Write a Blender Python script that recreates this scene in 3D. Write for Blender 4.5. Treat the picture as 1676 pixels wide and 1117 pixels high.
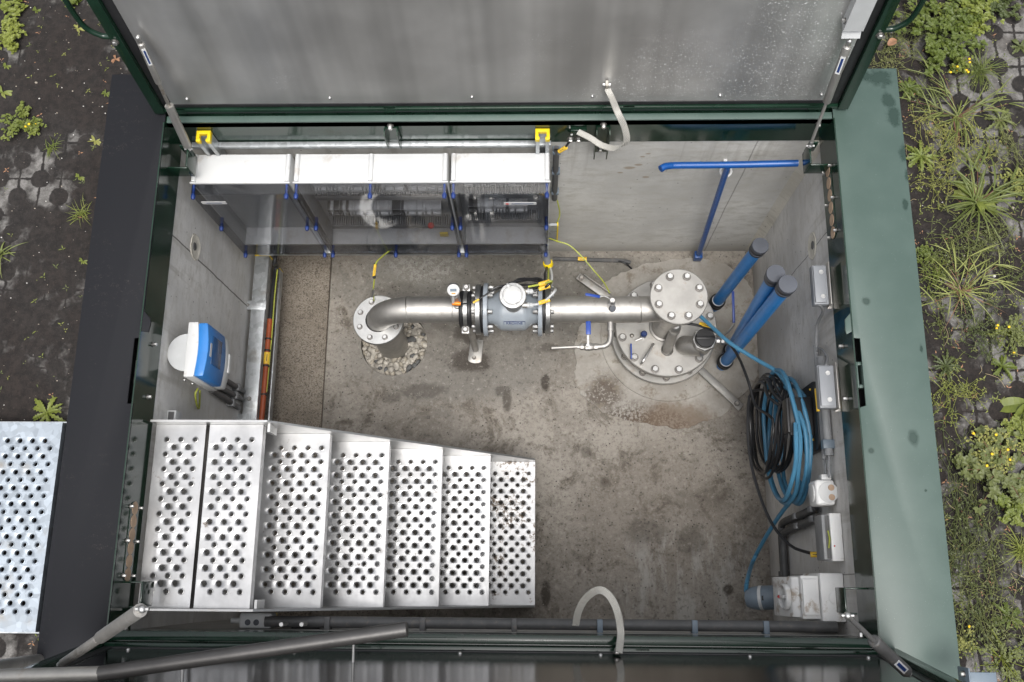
import bpy, bmesh, math, random
import numpy as np
from mathutils import Vector, Matrix
random.seed(7); rng = np.random.default_rng(7)
S = bpy.context.scene
for o in list(bpy.data.objects): bpy.data.objects.remove(o, do_unlink=True)

# ---------------------------------------------------------------- camera
H = 4.15                      # height of the lens above the rim of the pit (rim plane is z = 0)
FPX, CX, CY = 1527.87, 838.0, 558.5
ea, eb, ec = -0.255018759, -0.0301099339, -0.000846167293
rot = (Matrix.Rotation(ec, 3, 'Z') @ Matrix.Rotation(eb, 3, 'Y') @ Matrix.Rotation(ea, 3, 'X'))
cam_d = bpy.data.cameras.new('camera'); cam = bpy.data.objects.new('camera', cam_d)
S.collection.objects.link(cam); S.camera = cam
cam_d.sensor_width = 36; cam_d.lens = FPX / 1676 * 36; cam_d.clip_end = 500; cam_d.clip_start = 0.05
cam.matrix_world = Matrix.Translation((0, 0, H)) @ rot.transposed().to_4x4()
# ---------------------------------------------------------------- sky, sun, exposure
W = bpy.data.worlds.new("World"); S.world = W; W.use_nodes = True
wn = W.node_tree; bg = wn.nodes['Background']
sky = wn.nodes.new('ShaderNodeTexSky'); sky.sky_type = 'NISHITA'; sky.sun_disc = False
SUN_EL, SUN_AZ = math.radians(72), math.radians(172)
sky.sun_elevation = SUN_EL; sky.sun_rotation = SUN_AZ; sky.air_density = 1.0; sky.dust_density = 4.0; sky.ozone_density = 1.0
hs = wn.nodes.new('ShaderNodeHueSaturation'); hs.inputs['Saturation'].default_value = 0.22; hs.inputs['Value'].default_value = 1.0
wn.links.new(sky.outputs[0], hs.inputs['Color']); tcw = wn.nodes.new('ShaderNodeTexCoord'); sx_ = wn.nodes.new('ShaderNodeSeparateXYZ'); mr_ = wn.nodes.new('ShaderNodeMapRange'); mm_ = wn.nodes.new('ShaderNodeMix'); mm_.data_type = 'RGBA'; mm_.blend_type = 'MULTIPLY'; mm_.inputs['Factor'].default_value = 1
wn.links.new(tcw.outputs['Generated'], sx_.inputs[0]); wn.links.new(sx_.outputs[2], mr_.inputs[0]); mr_.inputs[1].default_value = 0; mr_.inputs[2].default_value = 1; mr_.inputs[3].default_value = 0.6; mr_.inputs[4].default_value = 1.8   # overcast: the zenith is about three times as bright as the horizon
wn.links.new(hs.outputs[0], mm_.inputs['A']); wn.links.new(mr_.outputs[0], mm_.inputs['B']); wn.links.new(mm_.outputs['Result'], bg.inputs[0]); bg.inputs[1].default_value = 0.13
sd = bpy.data.lights.new('sun', 'SUN'); sun = bpy.data.objects.new('sun', sd); S.collection.objects.link(sun)
sd.energy = 1.3; sd.angle = math.radians(24); sd.color = (1, 0.97, 0.93)
sv = Vector((math.sin(SUN_AZ) * math.cos(SUN_EL), math.cos(SUN_AZ) * math.cos(SUN_EL), math.sin(SUN_EL)))
sun.rotation_euler = sv.to_track_quat('Z', 'Y').to_euler()
S.view_settings.view_transform = 'Standard'; S.view_settings.look = 'None'
S.view_settings.exposure = 0.45; S.view_settings.gamma = 1; S.view_settings.use_curve_mapping = False
S.render.engine = 'CYCLES'
S.cycles.max_bounces = 10; S.cycles.diffuse_bounces = 4; S.cycles.glossy_bounces = 4; S.cycles.transparent_max_bounces = 12

# ---------------------------------------------------------------- surveying helpers: a sight line meets a plane of known position
def ray(x, y): return rot.transposed() @ Vector(((x - CX) / FPX, -(y - CY) / FPX, -1))
EYE = Vector((0, 0, H))
def pz(x, y, z): d = ray(x, y); return EYE + d * ((z - H) / d.z)
def py(x, y, Y): d = ray(x, y); return EYE + d * (Y / d.y)
def px(x, y, X): d = ray(x, y); return EYE + d * (X / d.x)
def pp(x, y, p0, n): d = ray(x, y); return EYE + d * ((Vector(p0) - EYE).dot(n) / d.dot(n))
V = Vector

# ---------------------------------------------------------------- mesh building
def frame_of(d):
    d = Vector(d).normalized(); a = Vector((0, 0, 1)) if abs(d.z) < 0.9 else Vector((1, 0, 0))
    u = d.cross(a).normalized(); return u, d.cross(u).normalized(), d
class MB:
    def __init__(s): s.bm = bmesh.new(); s.mi = 0
    def face(s, vs):
        try: f = s.bm.faces.new(vs); f.material_index = s.mi; return f
        except ValueError: return None
    def box(s, x0, x1, y0, y1, z0, z1):
        return s.obox(((x0+x1)/2, (y0+y1)/2, (z0+z1)/2), (abs(x1-x0)/2, abs(y1-y0)/2, abs(z1-z0)/2))
    def obox(s, c, h, ax=None):
        ax = ax or (V((1,0,0)), V((0,1,0)), V((0,0,1))); c = V(c)
        v = [s.bm.verts.new(c + ax[0]*h[0]*i + ax[1]*h[1]*j + ax[2]*h[2]*k) for i in (-1,1) for j in (-1,1) for k in (-1,1)]
        for f in ((0,1,3,2),(4,6,7,5),(0,4,5,1),(2,3,7,6),(0,2,6,4),(1,5,7,3)): s.face([v[i] for i in f])
        return s
    def ring(s, c, u, w, r, n): return [s.bm.verts.new(c + u*math.cos(2*math.pi*i/n)*r + w*math.sin(2*math.pi*i/n)*r) for i in range(n)]
    def bridge(s, a, b):
        n = len(a)
        for i in range(n): s.face((a[i], a[(i+1)%n], b[(i+1)%n], b[i]))
    def lathe(s, p, d, prof, n=32):
        """prof: list of (radius, height along d); radius 0 closes"""
        u, w, d = frame_of(d); p = V(p); prev = None
        for r, h in prof:
            cur = [s.bm.verts.new(p + d*h)] if r == 0 else s.ring(p + d*h, u, w, r, n)
            if prev:
                if len(prev) == 1 and len(cur) > 1:
                    for i in range(n): s.face((prev[0], cur[(i+1)%n], cur[i]))
                elif len(cur) == 1 and len(prev) > 1:
                    for i in range(n): s.face((prev[i], prev[(i+1)%n], cur[0]))
                elif len(cur) > 1: s.bridge(prev, cur)
            prev = cur
        return s
    def cyl(s, p0, p1, r0, r1=None, n=24):
        p0, p1 = V(p0), V(p1); L = (p1-p0).length; r1 = r0 if r1 is None else r1
        return s.lathe(p0, p1-p0, [(0,0),(r0,0),(r1,L),(0,L)], n)
    def tube(s, pts, r, n=10, sub=6, cap=True, rf=None):
        pts = [V(p) for p in pts]
        if sub > 1 and len(pts) > 2:
            q = [pts[0]*2-pts[1]] + pts + [pts[-1]*2-pts[-2]]; out = []
            for i in range(1, len(q)-2):
                a, b, c, d = q[i-1:i+3]
                for k in range(sub):
                    t = k/sub
                    out.append(0.5*((2*b)+(c-a)*t+(2*a-5*b+4*c-d)*t*t+(3*b-a-3*c+d)*t**3))
            pts = out + [pts[-1]]
        t0 = (pts[1]-pts[0]).normalized(); u, w, _ = frame_of(t0); prev = None
        for i, p in enumerate(pts):
            t = (pts[min(i+1, len(pts)-1)]-pts[max(i-1, 0)]).normalized()
            u = (u - t*u.dot(t)).normalized(); w = t.cross(u)
            rr = r if rf is None else r*rf(i/(len(pts)-1))
            cur = s.ring(p, u, w, rr, n)
            if prev: s.bridge(prev, cur)
            elif cap: s.face(cur[::-1])
            prev = cur
        if cap: s.face(prev)
        return s
    def ribbon(s, pts, side, wd, th=0.003, sub=6):
        pts = [V(p) for p in pts]; side = [V(a).normalized() for a in side]
        q = [pts[0]*2-pts[1]] + pts + [pts[-1]*2-pts[-2]]; qs = [side[0]] + side + [side[-1]]; P_, S_ = [], []
        for i in range(1, len(q)-2):
            for k in range(sub):
                t = k/sub; a, b, c, d = q[i-1:i+3]
                P_.append(0.5*((2*b)+(c-a)*t+(2*a-5*b+4*c-d)*t*t+(3*b-a-3*c+d)*t**3)); S_.append((qs[i].lerp(qs[i+1], t)).normalized())
        P_.append(pts[-1]); S_.append(side[-1]); prev = None
        for i, p in enumerate(P_):
            t = (P_[min(i+1, len(P_)-1)]-P_[max(i-1, 0)]).normalized(); sd_ = (S_[i]-t*S_[i].dot(t)).normalized(); nn = t.cross(sd_)
            m = 12; cur = []
            for k in range(m): 
                f = -1+2*k/(m-1); cur.append(s.bm.verts.new(p + sd_*f*wd/2 + nn*(th/2+0.0022*(k % 2))))
            for k in range(m-1, -1, -1):
                f = -1+2*k/(m-1); cur.append(s.bm.verts.new(p + sd_*f*wd/2 - nn*(th/2+0.0022*(k % 2))))
            if prev: s.bridge(prev, cur)
            else: s.face(cur[::-1])
            prev = cur
        s.face(prev); return s
    def prism(s, poly, vec):
        vec = V(vec); a = [s.bm.verts.new(V(p)) for p in poly]; b = [s.bm.verts.new(V(p)+vec) for p in poly]
        s.face(a[::-1]); s.face(b); s.bridge(a, b); return s
    def ball(s, c, r, sc=(1,1,1), u=12, v=8, M=None):
        m = Matrix.Translation(V(c)) @ (M or Matrix.Identity(4)) @ Matrix.Diagonal((r*sc[0], r*sc[1], r*sc[2], 1))
        g = bmesh.ops.create_uvsphere(s.bm, u_segments=u, v_segments=v, radius=1, matrix=m)
        for vv in g['verts']:
            for f in vv.link_faces: f.material_index = s.mi
        return s
    def hexa(s, c, d, r, h, n=6):
        return s.lathe(c, d, [(0,0),(r,0),(r,h*0.85),(r*0.88,h),(0,h)], n)
    def build(s, name, mats, parent=None, bevel=0, seg=2, ang=35, origin=None, smooth=True):
        bmesh.ops.recalc_face_normals(s.bm, faces=s.bm.faces)
        if bevel:
            ed = [e for e in s.bm.edges if len(e.link_faces) == 2 and e.calc_face_angle(0) > math.radians(40)]
            bmesh.ops.bevel(s.bm, geom=ed, offset=bevel, segments=seg, affect='EDGES', profile=0.5, clamp_overlap=True)
        off = V((0,0,0)); q = parent
        while q is not None: off += q.location; q = q.parent
        loc = V((0,0,0))
        if parent is None:
            loc = V(origin) if origin is not None else V((0,0,0)); off = loc
        me = bpy.data.meshes.new(name)
        bmesh.ops.translate(s.bm, verts=s.bm.verts, vec=-off); s.bm.to_mesh(me); s.bm.free()
        if not isinstance(mats, (list, tuple)): mats = [mats]
        for m in mats: me.materials.append(m)
        if smooth:
            me.shade_smooth(); me.set_sharp_from_angle(angle=math.radians(ang))
        o = bpy.data.objects.new(name, me); o.location = loc; S.collection.objects.link(o)
        if parent is not None: o.parent = parent
        return o
def tag(o, label=None, cat=None, group=None, kind=None):
    if label: o['label'] = label
    if cat: o['category'] = cat
    if group: o['group'] = group
    if kind: o['kind'] = kind
    return o
def thing(name, label, cat, loc, group=None):
    o = bpy.data.objects.new(name, None); S.collection.objects.link(o); o.location = V(loc); o.empty_display_size = 0.05
    return tag(o, label, cat, group)
def clone(o, loc, rz=0, sc=1, parent=None, rot3=None):
    c = o.copy(); S.collection.objects.link(c); c.parent = parent; c.location = V(loc)
    c.rotation_euler = rot3 if rot3 else (0, 0, rz); c.scale = (sc, sc, sc) if not isinstance(sc, tuple) else sc
    for ch in o.children: clone(ch, ch.location, 0, 1, c, tuple(ch.rotation_euler))
    return c

# ---------------------------------------------------------------- materials
class NT:
    def __init__(s, name):
        s.m = bpy.data.materials.new(name); s.m.use_nodes = True; s.t = s.m.node_tree; s.b = s.t.nodes['Principled BSDF']; s._c = None
    def n(s, ty, **k):
        o = s.t.nodes.new(ty)
        for a, v in k.items(): setattr(o, a, v)
        return o
    def put(s, sock, v):
        if isinstance(v, bpy.types.NodeSocket): s.t.links.new(v, sock)
        elif isinstance(v, (tuple, list)) and len(v) == 3 and sock.type == 'RGBA': sock.default_value = (*v, 1)
        else: sock.default_value = v
    def coord(s):
        if not s._c: s._c = s.n('ShaderNodeTexCoord').outputs['Object']
        return s._c
    def mapped(s, sc=(1,1,1), loc=(0,0,0), rz=0):
        m = s.n('ShaderNodeMapping'); s.put(m.inputs[0], s.coord()); m.inputs['Scale'].default_value = sc; m.inputs['Location'].default_value = loc
        m.inputs['Rotation'].default_value = (0, 0, rz); return m.outputs[0]
    def noise(s, scale, detail=4, rough=0.55, vec=None, dist=0.0):
        o = s.n('ShaderNodeTexNoise'); s.put(o.inputs['Vector'], vec or s.coord()); o.inputs['Scale'].default_value = scale
        o.inputs['Detail'].default_value = detail; o.inputs['Roughness'].default_value = rough; o.inputs['Distortion'].default_value = dist; return o.outputs['Fac']
    def voro(s, scale, vec=None, out='Distance', feature='F1'):
        o = s.n('ShaderNodeTexVoronoi', feature=feature); s.put(o.inputs['Vector'], vec or s.coord()); o.inputs['Scale'].default_value = scale; return o.outputs[out]
    def math(s, op, a, b=0.0, c=0.0, clamp=False):
        o = s.n('ShaderNodeMath', operation=op, use_clamp=clamp); s.put(o.inputs[0], a); s.put(o.inputs[1], b); s.put(o.inputs[2], c); return o.outputs[0]
    def step(s, v, a, b, lo=0.0, hi=1.0):
        o = s.n('ShaderNodeMapRange', interpolation_type='SMOOTHSTEP'); s.put(o.inputs[0], v)
        o.inputs[1].default_value = a; o.inputs[2].default_value = b; o.inputs[3].default_value = lo; o.inputs[4].default_value = hi; return o.outputs[0]
    def mix(s, f, a, b, mode='MIX'):
        o = s.n('ShaderNodeMix', data_type='RGBA', blend_type=mode); s.put(o.inputs['Factor'], f); s.put(o.inputs['A'], a); s.put(o.inputs['B'], b); return o.outputs['Result']
    def xyz(s):
        o = s.n('ShaderNodeSeparateXYZ'); s.put(o.inputs[0], s.coord()); return o.outputs
    def blob(s, x, y, r, nz, amp=0.6, axes=(0,1), sx=1, sy=1):
        """mask of a stain at object coords (x, y), edge broken by noise nz"""
        c = s.xyz(); dx = s.math('MULTIPLY', s.math('SUBTRACT', c[axes[0]], x), 1/sx); dy = s.math('MULTIPLY', s.math('SUBTRACT', c[axes[1]], y), 1/sy)
        d = s.math('SQRT', s.math('ADD', s.math('MULTIPLY', dx, dx), s.math('MULTIPLY', dy, dy)))
        d = s.math('ADD', d, s.math('MULTIPLY', s.math('SUBTRACT', nz, 0.5), r*amp*4)); return s.step(d, r*0.55, r*1.1, 1, 0)
    def bump(s, h, strength=0.3, dist=0.01, prev=None):
        o = s.n('ShaderNodeBump'); s.put(o.inputs['Height'], h); o.inputs['Strength'].default_value = strength; o.inputs['Distance'].default_value = dist
        if prev: s.put(o.inputs['Normal'], prev)
        return o.outputs[0]
    def out(s, col=None, rough=None, metal=None, normal=None, **kw):
        if col is not None: s.put(s.b.inputs['Base Color'], col)
        if rough is not None: s.put(s.b.inputs['Roughness'], rough)
        if metal is not None: s.put(s.b.inputs['Metallic'], metal)
        if normal is not None: s.put(s.b.inputs['Normal'], normal)
        for k, v in kw.items(): s.put(s.b.inputs[k.replace('_', ' ')], v)
        return s.m
def worn(name, col, rough=0.4, metal=0.0, var=0.15, dirt=None, dirt_amt=0.5, scale=14, bmp=0.05, **kw):
    t = NT(name); a = t.noise(scale, 5); b = t.noise(scale*6, 3)
    c = t.mix(t.step(a, 0.3, 0.7), tuple(x*(1-var) for x in col), tuple(min(1, x*(1+var)) for x in col))
    r = t.math('ADD', rough, t.math('MULTIPLY', t.math('SUBTRACT', b, 0.5), 0.18), clamp=True)
    if dirt:
        d = t.math('MULTIPLY', t.step(t.math('MULTIPLY', t.noise(scale*2.2, 8, 0.7), t.math('ADD', a, 0.5)), 0.56, 0.72), dirt_amt); c = t.mix(d, c, dirt)
    return t.out(c, r, metal, t.bump(b, bmp, 0.004), **kw)

M = {}
M['steel'] = worn('stainless_steel', (0.44, 0.425, 0.40), 0.54, 0.9, 0.14, (0.16, 0.13, 0.10), 0.35, 9)
M['steel_bright'] = worn('bright_steel', (0.43, 0.43, 0.42), 0.40, 0.95, 0.10, (0.3, 0.28, 0.25), 0.3, 12)
M['steel_plate'] = worn('matt_steel_plate', (0.345, 0.335, 0.315), 0.5, 0.7, 0.14, (0.25, 0.2, 0.15), 0.4, 7)
M['bolt'] = worn('bolt_steel', (0.52, 0.515, 0.50), 0.33, 0.9, 0.1)
M['washer'] = worn('grimy_washer', (0.17, 0.16, 0.15), 0.5, 0.8, 0.2)
M['bolt_dull'] = worn('dull_bolt_steel', (0.36, 0.34, 0.31), 0.45, 0.9, 0.2, (0.2, 0.12, 0.07), 0.4)
M['black'] = worn('black_rubber', (0.014, 0.014, 0.015), 0.45, 0, 0.2)
M['cable_black'] = worn('black_cable_sheath', (0.012, 0.012, 0.013), 0.38, 0, 0.2)
M['blue_pipe'] = worn('blue_plastic_pipe', (0.018, 0.185, 0.50), 0.36, 0, 0.08, (0.14, 0.2, 0.27), 0.35, 8)
M['switch'] = worn('grey_switch_enamel', (0.20, 0.21, 0.225), 0.45, 0, 0.05)
M['rail'] = worn('dull_handrail_steel', (0.085, 0.082, 0.08), 0.45, 0.6, 0.08)
M['blue_cable'] = worn('light_blue_cable_sheath', (0.055, 0.185, 0.30), 0.42, 0, 0.08)
M['blue_paint'] = worn('glossy_blue_paint', (0.006, 0.065, 0.25), 0.3, 0, 0.05, bmp=0.0)
M['blue_lever'] = worn('blue_lever_sleeve', (0.012, 0.05, 0.27), 0.35, 0, 0.05, bmp=0.0)
M['cap_grey'] = worn('grey_rubber_cap', (0.060, 0.066, 0.080), 0.55, 0, 0.12)
M['white'] = worn('white_plastic', (0.54, 0.545, 0.54), 0.45, 0, 0.03, (0.33, 0.27, 0.2), 0.35, 5)
M['white_dirty'] = worn('soiled_white_plastic', (0.68, 0.68, 0.67), 0.45, 0, 0.04, (0.28, 0.21, 0.14), 0.8, 5)
M['grey_plastic'] = worn('light_grey_plastic', (0.44, 0.45, 0.45), 0.45, 0, 0.05)
M['grey_dark'] = worn('dark_grey_conduit', (0.075, 0.075, 0.075), 0.5, 0, 0.15, (0.18, 0.15, 0.12), 0.4)
M['grey_conduit'] = worn('grey_conduit', (0.21, 0.215, 0.22), 0.5, 0, 0.1)
M['meter'] = worn('blue_grey_enamel', (0.27, 0.30, 0.33), 0.36, 0, 0.06, (0.2, 0.18, 0.15), 0.3, 9)
M['plug'] = worn('slate_grey_plastic', (0.13, 0.165, 0.20), 0.45, 0, 0.08)
M['yellow'] = worn('yellow_plastic', (0.75, 0.55, 0.01), 0.38, 0, 0.05)
M['tagyel'] = worn('yellow_cable_tag', (0.72, 0.46, 0.04), 0.5, 0, 0.05)
M['orange'] = worn('orange_plastic', (0.85, 0.24, 0.01), 0.4, 0, 0.05)
M['orange_conduit'] = worn('orange_conduit', (0.27, 0.055, 0.015), 0.5, 0, 0.12)
M['greenyellow'] = worn('green_yellow_wire', (0.30, 0.33, 0.045), 0.45, 0, 0.2)
M['red'] = worn('red_plastic', (0.5, 0.02, 0.02), 0.4)
M['ink'] = worn('printed_ink', (0.01, 0.03, 0.12), 0.5)
M['blueface'] = worn('blue_enclosure', (0.025, 0.17, 0.47), 0.38, 0, 0.05)
M['bluedark'] = worn('dark_blue_window', (0.008, 0.07, 0.20), 0.2, 0, 0.05)
M['screw_blue'] = worn('blue_cover_screw', (0.012, 0.035, 0.16), 0.3, 0, 0.05)
M['beige'] = worn('beige_felt', (0.42, 0.30, 0.21), 0.9, 0, 0.1)
M['stone_a'] = worn('river_pebbles', (0.40, 0.37, 0.32), 0.75, 0, 0.45, (0.07, 0.065, 0.06), 0.7, 16, 0.4)
def galv(name, base=(0.47,0.49,0.5)):
    t = NT(name); v = t.voro(38, out='Color'); a = t.noise(8, 5); sp = t.n('ShaderNodeSeparateColor'); t.put(sp.inputs[0], v)
    c = t.mix(sp.outputs[0], tuple(x*0.8 for x in base), tuple(x*1.15 for x in base)); c = t.mix(t.step(a, 0.55, 0.8), c, (0.3,0.28,0.25))
    return t.out(c, t.math('ADD', 0.38, t.math('MULTIPLY', sp.outputs[1], 0.15)), 0.75, t.bump(a, 0.05, 0.003))
M['galv'] = galv('galvanised_steel'); M['galv_light'] = galv('weathered_galvanised_tread', (0.36,0.40,0.44))
# painted green steel, glossy
t = NT('glossy_dark_green_paint'); a = t.noise(7, 5); b = t.noise(60, 3)
M['green'] = t.out(t.mix(t.step(a, 0.4, 0.75), (0.006, 0.021, 0.012), (0.010, 0.032, 0.019)), t.step(a, 0.3, 0.8, 0.10, 0.2), 0, t.bump(b, 0.02, 0.002), Specular_IOR_Level=0.5)
# right side plate: satin pale green with water patches
t = NT('satin_green_plate_with_wet_patches'); nz = t.noise(20, 8, 0.72); a = t.noise(5, 5); f = t.noise(240, 2)
def plate_blob(x, y, r, sx=1, sy=1, amp=0.6): q = pz(x, y, 0); return t.blob(q.x, q.y, r, nz, amp, sx=sx, sy=sy)
m = plate_blob(1440, 128, 0.06, 1.3, 0.8)
for args in ((1415,125,.05,1,.7),(1455,165,.05,.8,1),(1462,190,.05,.7,1.3),(1478,250,.04,.6,1.3),(1486,285,.03,.6,1.3),(1482,335,.025,.6,1.2),(1418,494,.022,1,1,.3),(1495,718,.035,.8,1.2,.25),(1426,738,.017,1,1,0),(1515,803,.008),(1508,570,.02,.5,1.2),(1455,1078,.06,1,1,.5),(1430,1052,.06,1,.8,.5)):
    m = t.math('MAXIMUM', m, plate_blob(*args))
c = t.mix(t.step(a, 0.35, 0.7), (0.052, 0.084, 0.071), (0.064, 0.098, 0.084)); c = t.mix(t.step(f, 0.70, 0.78), c, (0.28,0.34,0.32))
M['plate_green'] = t.out(t.mix(m, c, (0.024, 0.046, 0.036)), t.math('SUBTRACT', 0.42, t.math('MULTIPLY', m, 0.15)), 0, t.bump(f, 0.03, 0.002))
# left side plate: charcoal with brushed dusty swirls
t = NT('charcoal_plate_with_dust_swirls'); a = t.noise(3.2, 4, 0.5); w = t.n('ShaderNodeTexWave', wave_type='RINGS', rings_direction='Z'); t.put(w.inputs['Vector'], t.mapped((1,1,1), (2.05, -1.15, 0)))
w.inputs['Scale'].default_value = 7; w.inputs['Distortion'].default_value = 7; w.inputs['Detail'].default_value = 4; w.inputs['Detail Scale'].default_value = 2.5
m = t.math('MULTIPLY', t.step(w.outputs['Fac'], 0.6, 0.95), t.step(a, 0.5, 0.62)); f = t.noise(160, 3); m = t.math('MULTIPLY', t.math('MULTIPLY', m, t.step(f, 0.5, 0.66)), t.step(t.noise(22, 3), 0.45, 0.6, 0, 0.6))
s2 = t.math('MULTIPLY', t.step(t.noise(46, 6, 0.8), 0.58, 0.72), t.step(a, 0.48, 0.62)); m = t.math('MAXIMUM', m, t.math('MULTIPLY', s2, 1.0))
M['plate_dark'] = t.out(t.mix(t.math('MULTIPLY', m, 0.36), (0.011, 0.0115, 0.014), (0.13, 0.11, 0.095)), 0.7, 0, t.bump(f, 0.04, 0.002), Specular_IOR_Level=0.2)
# lid liners: thin rolled sheet, slightly wavy
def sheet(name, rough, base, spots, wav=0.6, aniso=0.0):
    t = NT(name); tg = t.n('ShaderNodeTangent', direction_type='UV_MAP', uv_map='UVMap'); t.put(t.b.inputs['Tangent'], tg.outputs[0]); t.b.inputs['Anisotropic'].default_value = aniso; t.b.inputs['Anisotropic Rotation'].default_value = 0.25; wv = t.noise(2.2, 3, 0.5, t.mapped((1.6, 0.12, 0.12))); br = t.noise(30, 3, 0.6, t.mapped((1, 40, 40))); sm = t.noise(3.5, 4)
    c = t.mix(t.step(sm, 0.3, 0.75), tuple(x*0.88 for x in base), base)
    refl_bands = t.noise(1.0, 3, 0.6, t.mapped((3.4, 0.02, 0.05), (7.3, 0, 0))); c = t.mix(t.math('MULTIPLY', t.step(refl_bands, 0.40, 0.60), 0.38 if aniso else 0.12), c, tuple(x*0.45 for x in base))  # upright reflection bands of the wavy sheet, painted into the base colour
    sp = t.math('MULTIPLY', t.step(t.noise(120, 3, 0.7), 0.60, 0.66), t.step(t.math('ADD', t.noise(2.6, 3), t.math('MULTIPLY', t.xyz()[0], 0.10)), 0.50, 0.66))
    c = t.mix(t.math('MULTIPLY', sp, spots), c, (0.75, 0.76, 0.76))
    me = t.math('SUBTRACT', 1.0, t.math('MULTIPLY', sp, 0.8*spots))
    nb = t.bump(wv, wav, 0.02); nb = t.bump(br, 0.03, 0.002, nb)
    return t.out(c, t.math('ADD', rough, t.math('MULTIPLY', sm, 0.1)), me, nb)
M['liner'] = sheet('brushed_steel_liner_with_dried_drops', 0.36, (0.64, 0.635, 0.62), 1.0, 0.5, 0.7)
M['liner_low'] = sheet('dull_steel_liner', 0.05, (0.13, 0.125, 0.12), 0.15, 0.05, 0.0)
# tread aluminium
t = NT('punched_aluminium_tread'); a = t.noise(6, 5); sc_ = t.noise(25, 5, 0.7, t.mapped((3, 0.6, 1))); d1 = t.noise(9, 9, 0.8); d2 = t.noise(60, 4, 0.7)
c = t.mix(t.step(a, 0.3, 0.7), (0.36, 0.36, 0.36), (0.50, 0.50, 0.50)); dm = t.math('MULTIPLY', t.step(d1, 0.60, 0.66), t.step(d2, 0.42, 0.58))
M['tread'] = t.out(t.mix(dm, c, (0.12, 0.085, 0.055)), t.math('ADD', 0.24, t.math('MULTIPLY', sc_, 0.22)), t.math('SUBTRACT', 0.95, t.math('MULTIPLY', dm, 0.8)), t.bump(sc_, 0.06, 0.003))
t = NT('soiled_aluminium_tread'); a = t.noise(6, 5); sc_ = t.noise(25, 5, 0.7, t.mapped((3, 0.6, 1))); d1 = t.noise(6, 9, 0.8); d2 = t.noise(60, 4, 0.7)
c = t.mix(t.step(a, 0.3, 0.7), (0.36, 0.36, 0.36), (0.50, 0.50, 0.50)); dm = t.math('MULTIPLY', t.step(d1, 0.51, 0.58), t.step(d2, 0.40, 0.55))
M['tread_soiled'] = t.out(t.mix(dm, c, (0.13, 0.09, 0.055)), 0.42, t.math('SUBTRACT', 0.82, t.math('MULTIPLY', dm, 0.8)), t.bump(d1, 0.1, 0.004))
M['stringer'] = worn('aluminium_stringer', (0.46, 0.46, 0.455), 0.4, 0.85, 0.08, (0.3, 0.25, 0.2), 0.35, 5)
# clear smoked cover
t = NT('smoked_polycarbonate'); t.b.inputs['Transmission Weight'].default_value = 0; tr = t.n('ShaderNodeBsdfTransparent'); tr.inputs[0].default_value = (0.70, 0.705, 0.72, 1)
gl = t.n('ShaderNodeBsdfGlossy'); gl.inputs['Roughness'].default_value = 0.07; fr = t.n('ShaderNodeFresnel'); fr.inputs[0].default_value = 1.55; mx = t.n('ShaderNodeMixShader'); gm = t.n('ShaderNodeNewGeometry')
t.put(mx.inputs[0], t.math('MULTIPLY', fr.outputs[0], t.math('SUBTRACT', 1.0, gm.outputs['Backfacing']))); t.put(mx.inputs[1], tr.outputs[0]); t.put(mx.inputs[2], gl.outputs[0]); t.put(t.t.nodes['Material Output'].inputs[0], mx.outputs[0]); M['smoke'] = t.m
# concrete walls
def concrete(name, base, lines=(), axis=0, grain=1.0, stains=()):
    t = NT(name); a = t.noise(1.6, 6, 0.6); b = t.noise(9, 8, 0.7, t.mapped((1, 1, 2.5))); f = t.noise(90, 4, 0.7); pits = t.voro(22); pn = t.noise(5, 2)
    c = t.mix(t.step(a, 0.3, 0.72), tuple(x*0.74 for x in base), tuple(x*1.1 for x in base)); c = t.mix(t.step(b, 0.44, 0.72), c, tuple(x*0.72 for x in (base[0]*1.02, base[1], base[2]*0.95)))
    c = t.mix(t.math('MULTIPLY', t.step(f, 0.35, 0.65), 0.18*grain), c, tuple(x*0.6 for x in base))
    pm = t.math('MULTIPLY', t.step(pits, 0.05, 0.12, 1, 0), t.step(pn, 0.5, 0.58)); c = t.mix(pm, c, (0.07, 0.065, 0.06))
    ax = t.xyz()[axis]; wob = t.math('MULTIPLY', t.math('SUBTRACT', t.noise(3, 5), 0.5), 0.03)
    for (x0, w_, k) in lines:
        l = t.step(t.math('ABSOLUTE', t.math('SUBTRACT', t.math('ADD', ax, wob), x0)), w_*0.5, w_, 1, 0); c = t.mix(t.math('MULTIPLY', l, k), c, (0.06, 0.055, 0.05))
    strk = t.math('MULTIPLY', t.step(t.noise(14, 5, 0.6, t.mapped((1, 1, 0.06))), 0.52, 0.66), t.step(t.xyz()[2], -0.95, -0.24)); c = t.mix(t.math('MULTIPLY', strk, 0.35), c, (0.22, 0.20, 0.165))
    for (u_, v_, r_) in stains: c = t.mix(t.math('MULTIPLY', t.blob(u_, v_, r_, b, 0.5, axes=(axis, 2), sx=1.6), 0.6), c, (0.24, 0.17, 0.09))
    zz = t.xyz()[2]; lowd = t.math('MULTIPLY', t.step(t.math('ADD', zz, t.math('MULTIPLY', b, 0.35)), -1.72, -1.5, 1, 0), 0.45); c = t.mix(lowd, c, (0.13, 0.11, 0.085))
    return t.out(c, 0.8, 0, t.bump(f, 0.15, 0.004, t.bump(t.math('SUBTRACT', b, pm), 0.2, 0.01)))
M['wall_n'] = concrete('pale_concrete_north', (0.61, 0.60, 0.565), [(1.115, 0.005, 0.5)], 0, 1.0, [(py(x, y, 2.205).x, py(x, y, 2.205).z, r) for x, y, r in ((1015,283,.012),(1030,275,.022),(1045,270,.014),(1052,257,.010),(1057,290,.014),(1061,252,.010),(640,260,.02))])
M['wall_w'] = concrete('pale_concrete_west', (0.64, 0.63, 0.61), [(1.70, 0.006, 0.85)], 1)
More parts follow.
